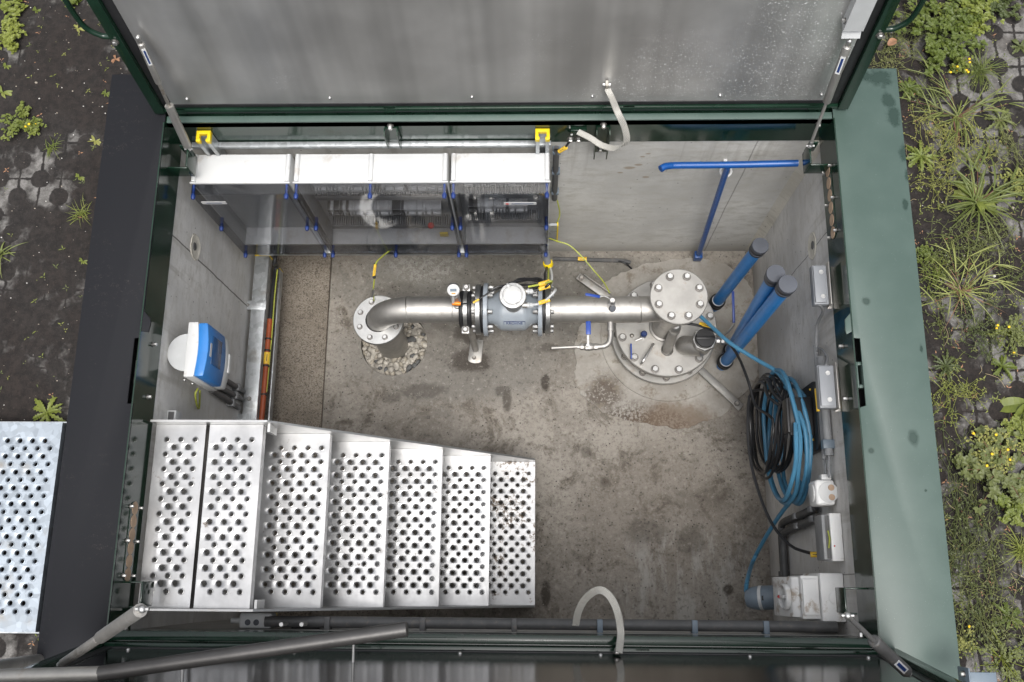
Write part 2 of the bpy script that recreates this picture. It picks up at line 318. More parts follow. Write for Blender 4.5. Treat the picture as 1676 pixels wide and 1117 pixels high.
M['wall_e'] = concrete('pale_concrete_east', (0.64, 0.625, 0.60), [(1.72, 0.004, 0.7), (0.06, 0.004, 0.6)], 1)
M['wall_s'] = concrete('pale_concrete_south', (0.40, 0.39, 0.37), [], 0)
M['mortar'] = concrete('pale_mortar', (0.58, 0.55, 0.48))
# floor
t = NT('stained_concrete_floor'); a = t.noise(1.3, 7, 0.62); b = t.noise(5.5, 9, 0.72, dist=0.6); f = t.noise(70, 5, 0.75); g = t.noise(18, 6, 0.7); pits = t.voro(34); pn = t.noise(7, 3)
c = t.mix(t.step(a, 0.32, 0.68), (0.195, 0.174, 0.147), (0.300, 0.273, 0.236)); c = t.mix(t.step(b, 0.5, 0.66), c, (0.115, 0.097, 0.077)); c = t.mix(t.math('MULTIPLY', t.step(g, 0.50, 0.70), 0.7), c, (0.31, 0.28, 0.235))
c = t.mix(t.math('MULTIPLY', t.step(f, 0.52, 0.66), 0.45), c, (0.075, 0.060, 0.045)); c = t.mix(t.math('MULTIPLY', t.step(f, 0.46, 0.30), 0.20), c, (0.45, 0.42, 0.36))
damp = t.blob(-0.55, 1.55, 0.5, b, 0.25, sx=1.9, sy=1.0); c = t.mix(t.math('MULTIPLY', damp, 0.62), c, (0.105, 0.098, 0.085)); dmp2 = t.blob(0.75, 0.45, 0.5, b, 0.3, sx=1.2, sy=1.0); c = t.mix(t.math('MULTIPLY', dmp2, 0.25), c, (0.12, 0.09, 0.065)); dmp3 = t.math('MULTIPLY', t.step(t.noise(2.3, 8, 0.7, dist=0.8), 0.52, 0.60), 0.45); c = t.mix(t.math('MULTIPLY', dmp3, 0.7), c, (0.105, 0.090, 0.073))
dl = t.blob(-0.2, 1.95, 0.42, b, 0.3, sx=3.2, sy=0.8); c = t.mix(t.math('MULTIPLY', dl, 0.72), c, (0.12, 0.115, 0.10))
pale = t.math('MULTIPLY', t.step(t.noise(10, 6, 0.75, t.mapped((1, 0.25, 1))), 0.47, 0.62), t.blob(0.95, 0.02, 0.5, b, 0.25, sx=1.1, sy=0.8)); c = t.mix(t.math('MULTIPLY', pale, 0.5), c, (0.42, 0.41, 0.38))
pale2 = t.math('MULTIPLY', t.step(t.noise(26, 8, 0.8), 0.48, 0.56), t.blob(-0.78, 2.1, 0.16, b, 0.3, sx=1.8, sy=0.9)); c = t.mix(t.math('MULTIPLY', pale2, 0.55), c, (0.42, 0.41, 0.38))
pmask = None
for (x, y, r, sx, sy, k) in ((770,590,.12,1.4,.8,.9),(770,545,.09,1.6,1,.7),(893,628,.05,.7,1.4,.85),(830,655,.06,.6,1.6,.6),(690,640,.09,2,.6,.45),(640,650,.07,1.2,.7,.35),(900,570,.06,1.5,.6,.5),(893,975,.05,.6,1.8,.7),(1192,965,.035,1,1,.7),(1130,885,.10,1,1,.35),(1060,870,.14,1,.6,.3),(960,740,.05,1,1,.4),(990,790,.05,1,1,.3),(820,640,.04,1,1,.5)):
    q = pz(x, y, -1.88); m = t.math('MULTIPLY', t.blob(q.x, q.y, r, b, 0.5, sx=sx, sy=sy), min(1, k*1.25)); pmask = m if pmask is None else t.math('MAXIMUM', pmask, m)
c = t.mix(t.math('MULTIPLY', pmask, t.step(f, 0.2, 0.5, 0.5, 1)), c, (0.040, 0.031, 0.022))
pm = t.math('MULTIPLY', t.step(pits, 0.08, 0.20, 1, 0), t.step(pn, 0.46, 0.52)); c = t.mix(pm, c, (0.04, 0.034, 0.028))
spk = t.noise(26, 9, 0.82); c = t.mix(t.math('MULTIPLY', t.step(spk, 0.54, 0.60), 0.55), c, (0.062, 0.052, 0.042)); c = t.mix(t.math('MULTIPLY', t.step(spk, 0.44, 0.39), 0.35), c, (0.42, 0.395, 0.35))
M['floor'] = t.out(c, t.math('SUBTRACT', 0.82, t.math('MULTIPLY', damp, 0.22)), 0, t.bump(f, 0.3, 0.004, t.bump(t.math('SUBTRACT', g, pm), 0.35, 0.012)))
t = NT('rough_trowelled_slab'); a = t.noise(3, 6); f = t.noise(48, 7, 0.72, dist=2.2); v = t.voro(30, vec=None); g = t.noise(90, 4)
c = t.mix(t.step(a, 0.3, 0.7), (0.20, 0.17, 0.135), (0.28, 0.245, 0.20)); c = t.mix(t.math('MULTIPLY', t.step(f, 0.50, 0.56), 0.9), c, (0.085, 0.068, 0.052)); c = t.mix(t.math('MULTIPLY', t.step(f, 0.42, 0.36), 0.5), c, (0.33, 0.30, 0.25))
M['slab'] = t.out(c, 0.85, 0, t.bump(f, 0.6, 0.012, t.bump(g, 0.2, 0.003)))
t = NT('cement_collar'); a = t.noise(4, 7, 0.7); f = t.noise(60, 5, 0.7); b = t.noise(9, 8, 0.75)
c = t.mix(t.step(a, 0.35, 0.7), (0.26, 0.24, 0.21), (0.38, 0.36, 0.325)); c = t.mix(t.math('MULTIPLY', t.step(b, 0.52, 0.64), 0.7), c, (0.15, 0.12, 0.085))
bl = t.math('MULTIPLY', t.blob(0.66, 0.98, 0.26, b, 0.4, sx=1.5, sy=0.7), t.step(f, 0.42, 0.56)); c = t.mix(t.math('MULTIPLY', bl, 0.9), c, (0.06, 0.04, 0.026)); bl3 = t.math('MULTIPLY', t.blob(0.42, 1.22, 0.13, b, 0.5, sx=1.1, sy=1.1), t.step(f, 0.36, 0.5)); c = t.mix(t.math('MULTIPLY', bl3, 0.8), c, (0.07, 0.05, 0.035))
bl2 = t.blob(0.88, 1.02, 0.2, b, 0.4, sx=1.5, sy=0.8); c = t.mix(t.math('MULTIPLY', bl2, 0.7), c, (0.15, 0.105, 0.07))
M['collar'] = t.out(c, 0.82, 0, t.bump(f, 0.25, 0.004, t.bump(b, 0.3, 0.01)))
# ground: grass pavers with round soil cells, mostly silted over
t = NT('soil_over_grass_pavers'); co = t.xyz(); GX, GY = 0.105, 0.098
def cellfrac(v, s, off=0.0): q = t.math('ADD', t.math('DIVIDE', v, s), off); return t.math('SUBTRACT', q, t.math('ROUND', q))
def lattice(ox, oy):
    dx = t.math('MULTIPLY', cellfrac(co[0], 2*GX, ox), 2*GX); dy = t.math('MULTIPLY', cellfrac(co[1], 2*GY, oy), 2*GY)
    return t.math('SQRT', t.math('ADD', t.math('MULTIPLY', dx, dx), t.math('MULTIPLY', dy, dy)))
rough_n = t.noise(28, 6, 0.7); fine = t.noise(130, 5, 0.75); big = t.noise(1.9, 5, 0.6); med = t.noise(5.0, 5, 0.65)
dd = t.math('MINIMUM', lattice(0, 0), lattice(0.5, 0.5)); wob = t.math('MULTIPLY', t.math('SUBTRACT', rough_n, 0.5), 0.02); dd = t.math('ADD', dd, wob)
hole = t.step(dd, 0.046, 0.053, 1, 0)
jx = t.math('MULTIPLY', t.math('ABSOLUTE', cellfrac(co[0], GX)), GX); jy = t.math('MULTIPLY', t.math('ABSOLUTE', cellfrac(co[1], 2*GY)), 2*GY)
jj = t.math('MINIMUM', t.math('ADD', jx, wob), t.math('ADD', jy, wob)); joint = t.step(jj, 0.004, 0.0085, 1, 0)
cover_l = t.step(t.math('SUBTRACT', t.math('ADD', t.math('MULTIPLY', big, 0.75), t.math('MULTIPLY', med, 0.45)), t.step(co[0], -0.5, 1.5, 0.0, 0.10)), 0.47, 0.58)
soil = t.math('MAXIMUM', t.math('MAXIMUM', hole, joint), cover_l)
sc1 = t.mix(t.step(rough_n, 0.35, 0.65), (0.008, 0.0066, 0.0058), (0.021, 0.0175, 0.0155)); sc1 = t.mix(t.step(fine, 0.56, 0.70), sc1, (0.045, 0.037, 0.032)); sc1 = t.mix(t.step(big, 0.4, 0.6), sc1, t.mix(1.0, sc1, (0.9, 0.78, 0.72), 'MULTIPLY'))
st = t.mix(t.step(rough_n, 0.3, 0.7), (0.10, 0.095, 0.088), (0.205, 0.196, 0.186)); st = t.mix(t.math('MULTIPLY', t.step(med, 0.45, 0.6), 0.55), st, (0.055, 0.048, 0.042)); st = t.mix(t.math('MULTIPLY', t.step(fine, 0.5, 0.64), 0.5), st, (0.05, 0.043, 0.038))
sk = t.voro(70, out='Distance'); spk = t.math('MULTIPLY', t.step(sk, 0.10, 0.15, 1, 0), t.step(t.noise(34, 1), 0.66, 0.70)); c = t.mix(soil, st, sc1); c = t.mix(spk, c, (0.30, 0.26, 0.21))
hh = t.math('ADD', t.math('MULTIPLY', t.math('SUBTRACT', 1, soil), 0.8), t.math('MULTIPLY', rough_n, 0.6))
M['ground'] = t.out(c, 0.92, 0, t.bump(fine, 0.5, 0.006, t.bump(hh, 0.6, 0.012)))
# leaves
def leafm(name, c1, c2, tip=None):
    t = NT(name); a = t.noise(18, 3); oi = t.n('ShaderNodeObjectInfo'); r = t.math('ADD', t.math('MULTIPLY', a, 0.6), t.math('MULTIPLY', oi.outputs['Random'], 0.5)); c = t.mix(t.step(r, 0.2, 0.8), c1, c2)
    tr = t.n('ShaderNodeBsdfTranslucent'); t.put(tr.inputs[0], c); mx = t.n('ShaderNodeMixShader'); mx.inputs[0].default_value = 0.25
    t.out(c, 0.5); t.put(mx.inputs[1], t.b.outputs[0]); t.put(mx.inputs[2], tr.outputs[0]); t.put(t.t.nodes['Material Output'].inputs[0], mx.outputs[0]); return t.m
M['leaf'] = leafm('fresh_green_leaf', (0.080, 0.112, 0.014), (0.205, 0.235, 0.040)); M['leaf_dark'] = leafm('dull_green_leaf', (0.060, 0.080, 0.022), (0.135, 0.155, 0.045))
M['leaf_yel'] = leafm('yellow_green_leaf', (0.14, 0.18, 0.03), (0.27, 0.27, 0.07)); M['blade'] = leafm('grass_blade', (0.10, 0.13, 0.028), (0.28, 0.30, 0.09)); M['blade_red'] = leafm('reddish_grass_sheath', (0.15, 0.065, 0.05), (0.24, 0.14, 0.08))
M['stemtangle'] = leafm('thin_grey_green_stems', (0.085, 0.105, 0.035), (0.19, 0.20, 0.07)); M['flower'] = worn('yellow_petals', (0.8, 0.5, 0.01), 0.6); M['deadleaf'] = worn('fallen_brown_leaf', (0.27, 0.14, 0.075), 0.7, 0, 0.3)

# ---------------------------------------------------------------- ground
ZG = -0.13
def vnoise(x, y, f, seed):
    r = np.random.default_rng(seed).random((256, 256)); u = x*f; v = y*f; i = np.floor(u).astype(int); j = np.floor(v).astype(int); fu = u-i; fv = v-j
    fu = fu*fu*(3-2*fu); fv = fv*fv*(3-2*fv); g = lambda a, b: r[a % 256, b % 256]
    return (g(i,j)*(1-fu)+g(i+1,j)*fu)*(1-fv)+(g(i,j+1)*(1-fu)+g(i+1,j+1)*fu)*fv
def soil_h(x, y): return 0.016*vnoise(x, y, 5, 1)+0.009*vnoise(x, y, 17, 2)+0.006*vnoise(x, y, 45, 3)+0.003*vnoise(x, y, 90, 4)-0.018
FX0, FX1, FY0, FY1 = -2.15, 1.74, -0.46, 2.46
xs = np.concatenate([np.arange(-3.6, FX0-1e-6, 0.0115), np.linspace(FX0, FX1, 40), np.arange(FX1+0.0115, 3.4, 0.0115)])
ys = np.concatenate([np.linspace(-1.8, FY0-0.02, 60), np.arange(FY0, FY1-1e-6, 0.0115), np.arange(FY1, 3.7, 0.0115)])
Xg, Yg = np.meshgrid(xs, ys, indexing='ij'); Zg = ZG + soil_h(Xg, Yg)
edge = np.minimum.reduce([Xg-xs[0], xs[-1]-Xg, Yg-ys[0], ys[-1]-Yg]); Zg = np.where(edge < 0.02, ZG, Zg)
nx, ny = Xg.shape; vs = np.stack([Xg, Yg, Zg], -1).reshape(-1, 3); idx = np.arange(nx*ny).reshape(nx, ny)
qd = np.stack([idx[:-1,:-1], idx[1:,:-1], idx[1:,1:], idx[:-1,1:]], -1).reshape(-1, 4)
cxs = (Xg[:-1,:-1]+Xg[1:,1:]).reshape(-1)/2; cys = (Yg[:-1,:-1]+Yg[1:,1:]).reshape(-1)/2
qd = qd[~((cxs > FX0) & (cxs < FX1) & (cys > FY0) & (cys < FY1))]
L_ = 60.0; a0, a1, b0, b1 = xs[0], xs[-1], ys[0], ys[-1]; n0 = len(vs)
ex = np.array([[-L_,-L_,ZG],[L_,-L_,ZG],[L_,L_,ZG],[-L_,L_,ZG],[a0,b0,ZG],[a1,b0,ZG],[a1,b1,ZG],[a0,b1,ZG]])
vs = np.vstack([vs, ex]); big_ = np.array([[0,1,5,4],[1,2,6,5],[2,3,7,6],[3,0,4,7]])+n0
me = bpy.data.meshes.new('ground'); me.from_pydata(vs.tolist(), [], qd.tolist()+big_.tolist()); me.materials.append(M['ground']); me.shade_smooth()
g = bpy.data.objects.new('ground', me); S.collection.objects.link(g); tag(g, kind='structure')
# loose grit and small stones on the soil
m = MB()
for i in range(500):
    side = random.random() < 0.62
    x = random.uniform(-3.0, FX0-0.01) if side else random.uniform(FX1+0.02, 2.5); y = random.uniform(-0.7, 3.2); r = random.choice([0.002, 0.0025, 0.003, 0.004]) * (1 if random.random() < .96 else 2.2)
    m.mi = random.choice([0, 0, 1]); h = float(soil_h(np.array(x), np.array(y))); m.ball((x, y, ZG+h+r*0.3), r, (1, random.uniform(.6,1), .7), 5, 4)
M['grit'] = worn('pale_grit', (0.32, 0.28, 0.23), 0.85, 0, 0.3); M['grit_w'] = worn('white_grit', (0.55, 0.53, 0.5), 0.8)
tag(m.build('gravel', [M['grit'], M['grit_w']]), 'pale grit and small stones scattered on the dark soil', 'grit', kind='stuff')

# ---------------------------------------------------------------- concrete pit
ZF = -1.88; XW, XE, YN, YS = -1.865, 1.435, 2.205, -0.215
hc = V((-0.978, 1.556, ZF)); HR = 0.222
bm = bmesh.new(); cor = [bm.verts.new(p) for p in ((XW-.2, YS-.2, ZF), (XE+.2, YS-.2, ZF), (XE+.2, YN+.2, ZF), (XW-.2, YN+.2, ZF))]; cir = [bm.verts.new((hc.x+HR*math.cos(i/64*2*math.pi), hc.y+HR*math.sin(i/64*2*math.pi), ZF)) for i in range(64)]
ed = [bm.edges.new((l[i], l[(i+1) % len(l)])) for l in (cor, cir) for i in range(len(l))]; bmesh.ops.triangle_fill(bm, edges=ed, use_beauty=True)
low = [bm.verts.new(v.co + V((0,0,-0.09))) for v in cir]
for i in range(64): bm.faces.new((cir[i], cir[(i+1)%64], low[(i+1)%64], low[i]))
bm.faces.new(low)
bmesh.ops.recalc_face_normals(bm, faces=bm.faces)
if [f for f in bm.faces if abs(f.normal.z) > .9][0].normal.z < 0: bmesh.ops.reverse_faces(bm, faces=bm.faces)
me = bpy.data.meshes.new('floor'); bm.to_mesh(me); bm.free(); me.materials.append(M['floor']); o = bpy.data.objects.new('floor', me); S.collection.objects.link(o); tag(o, kind='structure')
vault = thing('concrete_vault', 'pale grey precast concrete chamber walls around the sunken floor', 'concrete pit', (0, 0, 0))
WT = 0.12
MB().box(XW-WT, XE+WT, YN, YN+WT, ZF-.1, -0.236).build('wall', M['wall_n'], vault)
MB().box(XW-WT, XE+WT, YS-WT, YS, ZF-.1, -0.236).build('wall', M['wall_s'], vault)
ww = MB().box(XW-WT, XW, YS, YN, ZF-.1, -0.236).build('wall', M['wall_w'], vault)
we = MB().box(XE, XE+WT, YS, YN, ZF-.1, -0.236).build('wall', M['wall_e'], vault)
# pale caulk in the two far corners
MB().prism([(XE, YN-.045, ZF), (XE, YN, ZF), (XE-.045, YN, ZF)], (0,0,1.64)).build('corner_fillet', M['mortar'], vault)
def crater(p, n, name_parent):
    m = MB(); u, w, d = frame_of(n); N_ = 28; rings = []
    for rr, hh_ in ((1, 0.002), (0.92, 0.006), (0.6, -0.0), (0.35, 0.003)):
        rings.append([m.bm.verts.new(p + u*math.cos(2*math.pi*i/N_)*0.075*rr*random.uniform(.93,1.05) + w*math.sin(2*math.pi*i/N_)*0.075*rr*random.uniform(.93,1.05) + V(n)*hh_) for i in range(N_)])
    for a, b in zip(rings, rings[1:]): m.bridge(a, b)
    m.face(rings[-1]); q = m.build('mortar_patch', M['mortar'], name_parent); 
    MB().lathe(p + V(n)*0.002 - w*0.01, n, [(0.0, 0.004), (0.02, 0.004), (0.024, 0.0)], 16).build('anchor_plug', M['grey_dark'], q)
crater(px(319, 405, XW), (1,0,0), ww); crater(px(1330, 403, XE), (-1,0,0), we)
tag(MB().box(XW, -1.43, YS, YN-.001, ZF-.02, ZF+0.035).build('concrete_ledge', M['slab'], bevel=.006, origin=(-1.6, 1, ZF)), 'raised rough brown concrete strip along the west wall of the pit', 'concrete ledge')
# cement collar around the well
m = MB(); pts = [(945,545),(940,570),(943,600),(938,625),(955,650),(985,676),(1030,690),(1075,697),(1120,703),(1150,690),(1180,684),(1205,655),(1232,632),(1246,590),(1247,540),(1240,495),(1222,460),(1195,436),(1150,424),(1110,424),(1060,432),(1015,448),(985,468),(968,500)]
pl = [pz(x, y, ZF) for x, y in pts]; pl2 = []
for i, p in enumerate(pl):
    nx_ = pl[(i+1) % len(pl)]
    for k in range(5): q = p.lerp(nx_, k/5); q += V((random.uniform(-1,1), random.uniform(-1,1), 0))*0.008; pl2.append(q)
collar = thing('cement_collar', 'irregular pale cement apron poured round the steel well head', 'cement apron', (0, 0, 0))
m.prism([p + V((0,0,-.01)) for p in pl2], (0,0,0.018)).build('apron', M['collar'], collar, bevel=.003)
MB().lathe((0.84, 1.60, ZF), (0,0,1), [(0.44, 0), (0.436, 0.016), (0.42, 0.019), (0.0, 0.019)], 64).build('ring_beam', M['collar'], collar)
# gravel in the round opening
m = MB(); m.lathe(hc + V((0,0,-.085)), (0,0,1), [(HR-.001, 0), (HR-.001, 0.02), (0, 0.02)], 48)
for i in range(260):
    a = random.uniform(0, 2*math.pi); rr = HR*math.sqrt(random.random())*0.93; r = random.uniform(0.012, 0.024); Mx = Matrix.Rotation(random.uniform(0, 6), 4, 'Z') @ Matrix.Rotation(random.uniform(-.5, .5), 4, 'X'); m.mi = random.choice([0,0,0,1,2])
    m.ball((hc.x+rr*math.cos(a), hc.y+rr*math.sin(a), ZF-.055+random.uniform(0, .04)), r, (random.uniform(.9,1.7), random.uniform(.7,1.1), random.uniform(.5,.8)), 7, 5, Mx)
M['stone_b'] = worn('brown_pebbles', (0.29, 0.26, 0.21), 0.75, 0, 0.3, scale=20, bmp=.3); M['stone_c'] = worn('dark_pebbles', (0.09, 0.09, 0.088), 0.7, 0, 0.3, scale=20, bmp=.3)
tag(m.build('gravel', [M['stone_a'], M['stone_b'], M['stone_c']], origin=hc, ang=60), 'beige and grey pebbles filling the round floor opening', 'pebbles', kind='stuff')

# ---------------------------------------------------------------- green frame of the hatch
fr_ = thing('pit_surround', 'green steel hatch frame around the pit with wide side plates', 'pit surround', (0, 0, 0))
def pol(pts, z=0): return [pz(x, y, z) for x, y in pts]
lp = [V((-2.157, 2.468, 0)), V((-1.86, 2.468, 0)), V((-1.86, 2.2, 0))] + pol([(235.6,509),(241.5,516),(246,521),(246.6,530),(242.7,544),(231,542),(229,553),(220,553.6),(208,660.7),(218,660.7)]) + [V((-1.86, -.47, 0)), V((-2.157, -.47, 0))]
lp = [V((max(p.x, -2.2), p.y, 0)) for p in lp]
sp_ = MB().prism([p+V((0,0,-.01)) for p in lp], (0,0,.01)).box(-2.157, -2.149, -.47, 2.468, -.16, -.0102).build('side_plate', M['plate_dark'], fr_, bevel=.0025); sp_['label'] = 'charcoal side plate with dusty swirl marks'
rp = [V((1.748, 2.468, 0)), V((1.748, -.47, 0)), V((1.42, -.47, 0))] + pol([(1405,668),(1417.5,664),(1407.5,554),(1395.5,553),(1394,543),(1386,547.6),(1383.7,540.5),(1383,523),(1391.5,513)]) + [V((1.42, 2.2, 0)), V((1.42, 2.468, 0))]
sp2 = MB().prism([p+V((0,0,-.01)) for p in rp], (0,0,.01)).box(1.74, 1.748, -.47, 2.468, -.16, -.0102).build('side_plate', M['plate_green'], fr_, bevel=.0025); sp2['label'] = 'pale green side plate with dark wet patches'
# dark recess boxes behind the slots
for (x0, x1, ya, yb) in ((-1.99, -1.867, 1.22, 0.78), (1.427, 1.53, 1.24, 0.78)):
    MB().box(x0, x1, yb, ya, -.12, -.115).box(x0, x0+.004, yb, ya, -.12, -.0104).box(x1-.004, x1, yb, ya, -.12, -.0104).build('latch_recess', M['black'], fr_)
# skirts (thin painted sheet hanging in the opening) and lips
SZ = -0.235
MB().box(-1.866, -1.860, -.21, 2.2, SZ, 0.003).build('skirt', M['green'], fr_)
MB().box(1.420, 1.426, -.21, 2.2, SZ, 0.003).build('skirt', M['green'], fr_)
MB().box(-1.866, 1.426, 2.2, 2.206, SZ, -.0102).build('skirt', M['green'], fr_)
MB().box(-1.866, 1.426, -.216, -.21, SZ, -.0102).build('skirt', M['green'], fr_)
MB().box(-1.85, 1.415, 2.197, 2.232, -.010, .003).build('rim_lip', M['plate_green'], fr_, bevel=.004)
MB().box(-1.85, 1.415, -.246, -.207, -.010, .003).build('rim_lip', M['green'], fr_, bevel=.004)
MB().box(-2.157, 1.748, 2.236, 2.468, -.06, -.055).box(-2.157, 1.748, 2.46, 2.468, -.16, -.056).box(-1.86, 1.42, 2.2, 2.236, -.055, -.0105).build('hinge_channel', M['green'], fr_)
MB().box(-2.157, 1.748, -.47, -.25, -.06, -.055).box(-2.157, 1.748, -.478, -.47, -.16, 0).box(-1.86, 1.42, -.25, -.2165, -.055, -.0105).build('hinge_channel', M['green'], fr_)
def bolt(p, d, r, h, par, mat='bolt', name='bolt', washer=True):
    m = MB()
    if washer: m.mi = 1; m.lathe(p, d, [(0,0),(r*1.4,0),(r*1.4,h*.16),(0,h*.16)], 16); m.mi = 0
    m.hexa(V(p)+V(d).normalized()*h*.16, d, r, h*.84); return m.build(name, [M[mat], M['washer']], par, ang=25)
# vents in the skirts: slotted cover with beige felt discs
def vent(x, nx_, ya, yb, z):
    n = V((nx_, 0, 0)); m = MB(); yc = (ya+yb)/2; L = abs(yb-ya)/2
    pts = [V((x, yc+math.copysign(L-.03, math.sin(a))*1 + .03*math.sin(a), z+.045*math.cos(a))) for a in [i/24*2*math.pi for i in range(24)]]
    v = m.prism(pts, n*.003).build('vent_cover', M['green'], fr_)
    for i in range(6):
        y = ya + (yb-ya)*(i+.5)/6; MB().lathe(V((x+nx_*.003, y, z)), n, [(0, .002), (.030, .002), (.030, 0)], 20).build('vent_disc', M['beige'], v)
    for y in (ya-(.025 if ya>yb else -.025), yc, yb+(.025 if ya>yb else -.025)):
        for dz in (.05, -.05): bolt(V((x+nx_*.001, y, z+dz)), n, .0075, .016, v)
q1, q2 = px(1352, 275, 1.42), px(1368, 388, 1.42); vent(1.42, -1, q1.y, q2.y, -.135)
q1, q2 = px(224, 822, -1.86), px(210, 952, -1.86); vent(-1.86, 1, q1.y, q2.y, -.135)
for (x, y, X) in ((250,564,-1.86),(241,650,-1.86),(1380,567,1.42),(1387,653,1.42)):
    bolt(px(x, y, X), (1 if X < 0 else -1, 0, 0), .009, .02, fr_)
# latch catch in the right slot
q = pz(1406, 615, -.03); MB().box(q.x-.02, q.x-.008, q.y-.06, q.y+.06, -.05, -.012).box(q.x+.008, q.x+.02, q.y-.06, q.y+.06, -.05, -.012).box(q.x-.0078, q.x+.0078, q.y+.045, q.y+.06, -.05, -.0125).box(q.x-.0078, q.x+.0078, q.y-.06, q.y-.045, -.05, -.0125).build('latch_catch', M['plate_green'], fr_, bevel=.002)
q = pz(222, 610, -.03); MB().cyl((q.x, q.y-.05, -.04), (q.x, q.y+.06, -.04), .009).build('latch_bolt', M['bolt'], fr_)
# corner gussets carrying the gas struts
def gusset(cx_, sx, cy_, sy):
    m = MB(); x1 = cx_+sx*.105; 
    m.obox((cx_+sx*.052, cy_+sy*.205, -.13), (.05, .004, .05)); m.obox((x1, cy_+sy*.155, -.12), (.0045, .054, .062)); m.obox((x1-sx*.02, cy_+sy*.10, -.10), (.024, .0035, .05))
    g_ = m.build('corner_gusset', M['green'], fr_, bevel=.003)
    bolt(V((cx_+sx*.06, cy_+sy*.004, -.04)), (0, sy, 0), .010, .02, g_); return g_
gusset(1.42, -1, 2.2, -1); gusset(-1.86, 1, 2.2, -1); gusset(1.42, -1, -.21, 1); gusset(-1.86, 1, -.21, 1)
# pale mounting channels bolted on the north skirt
def skirt_channel(xpx, full):
    c0 = py(xpx, 205, 2.19); m = MB(); w2 = .032; z1 = -.055; z0 = -.33 if full else -.20
    m.obox((c0.x, 2.192, (z0+z1)/2), (w2, .003, (z1-z0)/2)).obox((c0.x-w2, 2.168, (z0+z1)/2), (.003, .022, (z1-z0)/2)).obox((c0.x+w2, 2.168, (z0+z1)/2), (.003, .022, (z1-z0)/2))
    g_ = m.build('channel_bracket', M['green'], fr_); bolt(V((c0.x, 2.197, -.04)), (0,-1,0), .012, .022, g_)
    if full:
        for dz in (-.24, -.295): bolt(V((c0.x, 2.189, dz)), (0,-1,0), .012, .014, g_)
skirt_channel(638, False); skirt_channel(988, True)
q = py(943, 222, 2.19); m = MB().box(q.x-.03, q.x+.05, 2.178, 2.199, -.13, -.07).build('earth_lug_block', M['green'], fr_, bevel=.002)
for x_ in (934, 947): qq = py(x_, 227, 2.178); bolt(qq, (0,-1,0), .013, .02, fr_, name='earth_bolt')

# ---------------------------------------------------------------- lids
def lid(name, label, y0, tilt, sgn, liner, handles):
    vdir = V((0, sgn*math.sin(tilt), math.cos(tilt))); n = V((0, -sgn*math.cos(tilt), math.sin(tilt))); xv = V((1,0,0)); base = V((0, y0, 0.012))
    r = thing(name, label, 'trapdoor', (-.2, y0, 0)); x0, x1, Ht = -1.905, 1.488, 1.28
    def P3(x, v, w): return base + xv*x + vdir*v + n*w
    def slab(x_0, x_1, v0, v1, w0, w1): m.obox(P3((x_0+x_1)/2, (v0+v1)/2, (w0+w1)/2), (abs(x_1-x_0)/2, abs(v1-v0)/2, abs(w1-w0)/2), (xv, vdir, n))
    m = MB(); slab(x0, x1, 0, Ht, -.05, -.044)
    slab(x0, x0+.05, .002, Ht-.002, -.0438, .028); slab(x1-.05, x1, .002, Ht-.002, -.0438, .028); slab(x0+.0502, x1-.0502, .002, .02, -.0438, .02); slab(x0+.0502, x1-.0502, Ht-.04, Ht-.002, -.0438, .02)
    m.build('lid_shell', M['green'], r, bevel=.007)
    m = MB(); slab(x0+.051, x0+.095, .021, Ht-.041, -.043, .006); slab(x1-.095, x1-.051, .021, Ht-.041, -.043, .006); slab(x0+.0952, x1-.0952, .021, .045, -.043, .006); slab(x0+.0952, x1-.0952, Ht-.08, Ht-.041, -.043, .006)
    m.build('gasket', M['black'], r, bevel=.003)
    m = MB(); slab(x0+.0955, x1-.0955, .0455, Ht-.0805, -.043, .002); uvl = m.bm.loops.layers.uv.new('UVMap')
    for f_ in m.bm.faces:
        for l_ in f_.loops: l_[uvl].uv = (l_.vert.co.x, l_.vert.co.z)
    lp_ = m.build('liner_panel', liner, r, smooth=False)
    for x in (-1.72, -1.02, -.33, .25, .86, 1.34):
        MB().ball(P3(x, .085, .003), .009, (1,1,1), 10, 6).build('rivet', M['bolt'], r)
    for x in (-.74, .43, 1.33, -1.78):  # hinges
        m = MB().cyl(P3(x-.03, -.006, .012), P3(x+.03, -.006, .012), .008, n=12); m.obox(P3(x, .008, .014), (.028, .012, .004), (xv, vdir, n)); m.build('hinge', M['green'], r)
    if handles:
        for X, sx in ((x0, -1), (x1, 1)):
            m = MB().tube([P3(X, .52, .0), P3(X+sx*.05, .53, .0), P3(X+sx*.10, .60, .0), P3(X+sx*.10, .80, .0), P3(X+sx*.05, .87, 0), P3(X, .88, 0)], .013, 12); m.build('grab_handle', M['green'], r); bolt(P3(X-sx*.02, .52, .029), n, .012, .016, r)
    return r, P3, n, vdir
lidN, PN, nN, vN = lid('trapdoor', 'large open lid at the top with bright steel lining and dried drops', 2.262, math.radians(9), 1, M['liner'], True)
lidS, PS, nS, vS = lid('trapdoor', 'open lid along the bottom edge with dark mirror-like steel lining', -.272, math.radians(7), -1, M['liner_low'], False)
def onN(x, y, w=0): return pp(x, y, PN(0, 0, w), nN)
def onS(x, y, w=0): return pp(x, y, PS(0, 0, w), nS)
# earth lugs and strut brackets on the lids
q = onN(993, 140, .02); MB().obox(q, (.006, .014, .02)).build('earth_lug', M['bolt_dull'], lidN); bolt(q+V((-.006,0,0)), (-1,0,0), .011, .014, lidN); bolt(q+V((.006,0,0)), (1,0,0), .011, .014, lidN)
q = onS(1010, 1070, .01); bolt(q, nS, .012, .02, lidS)
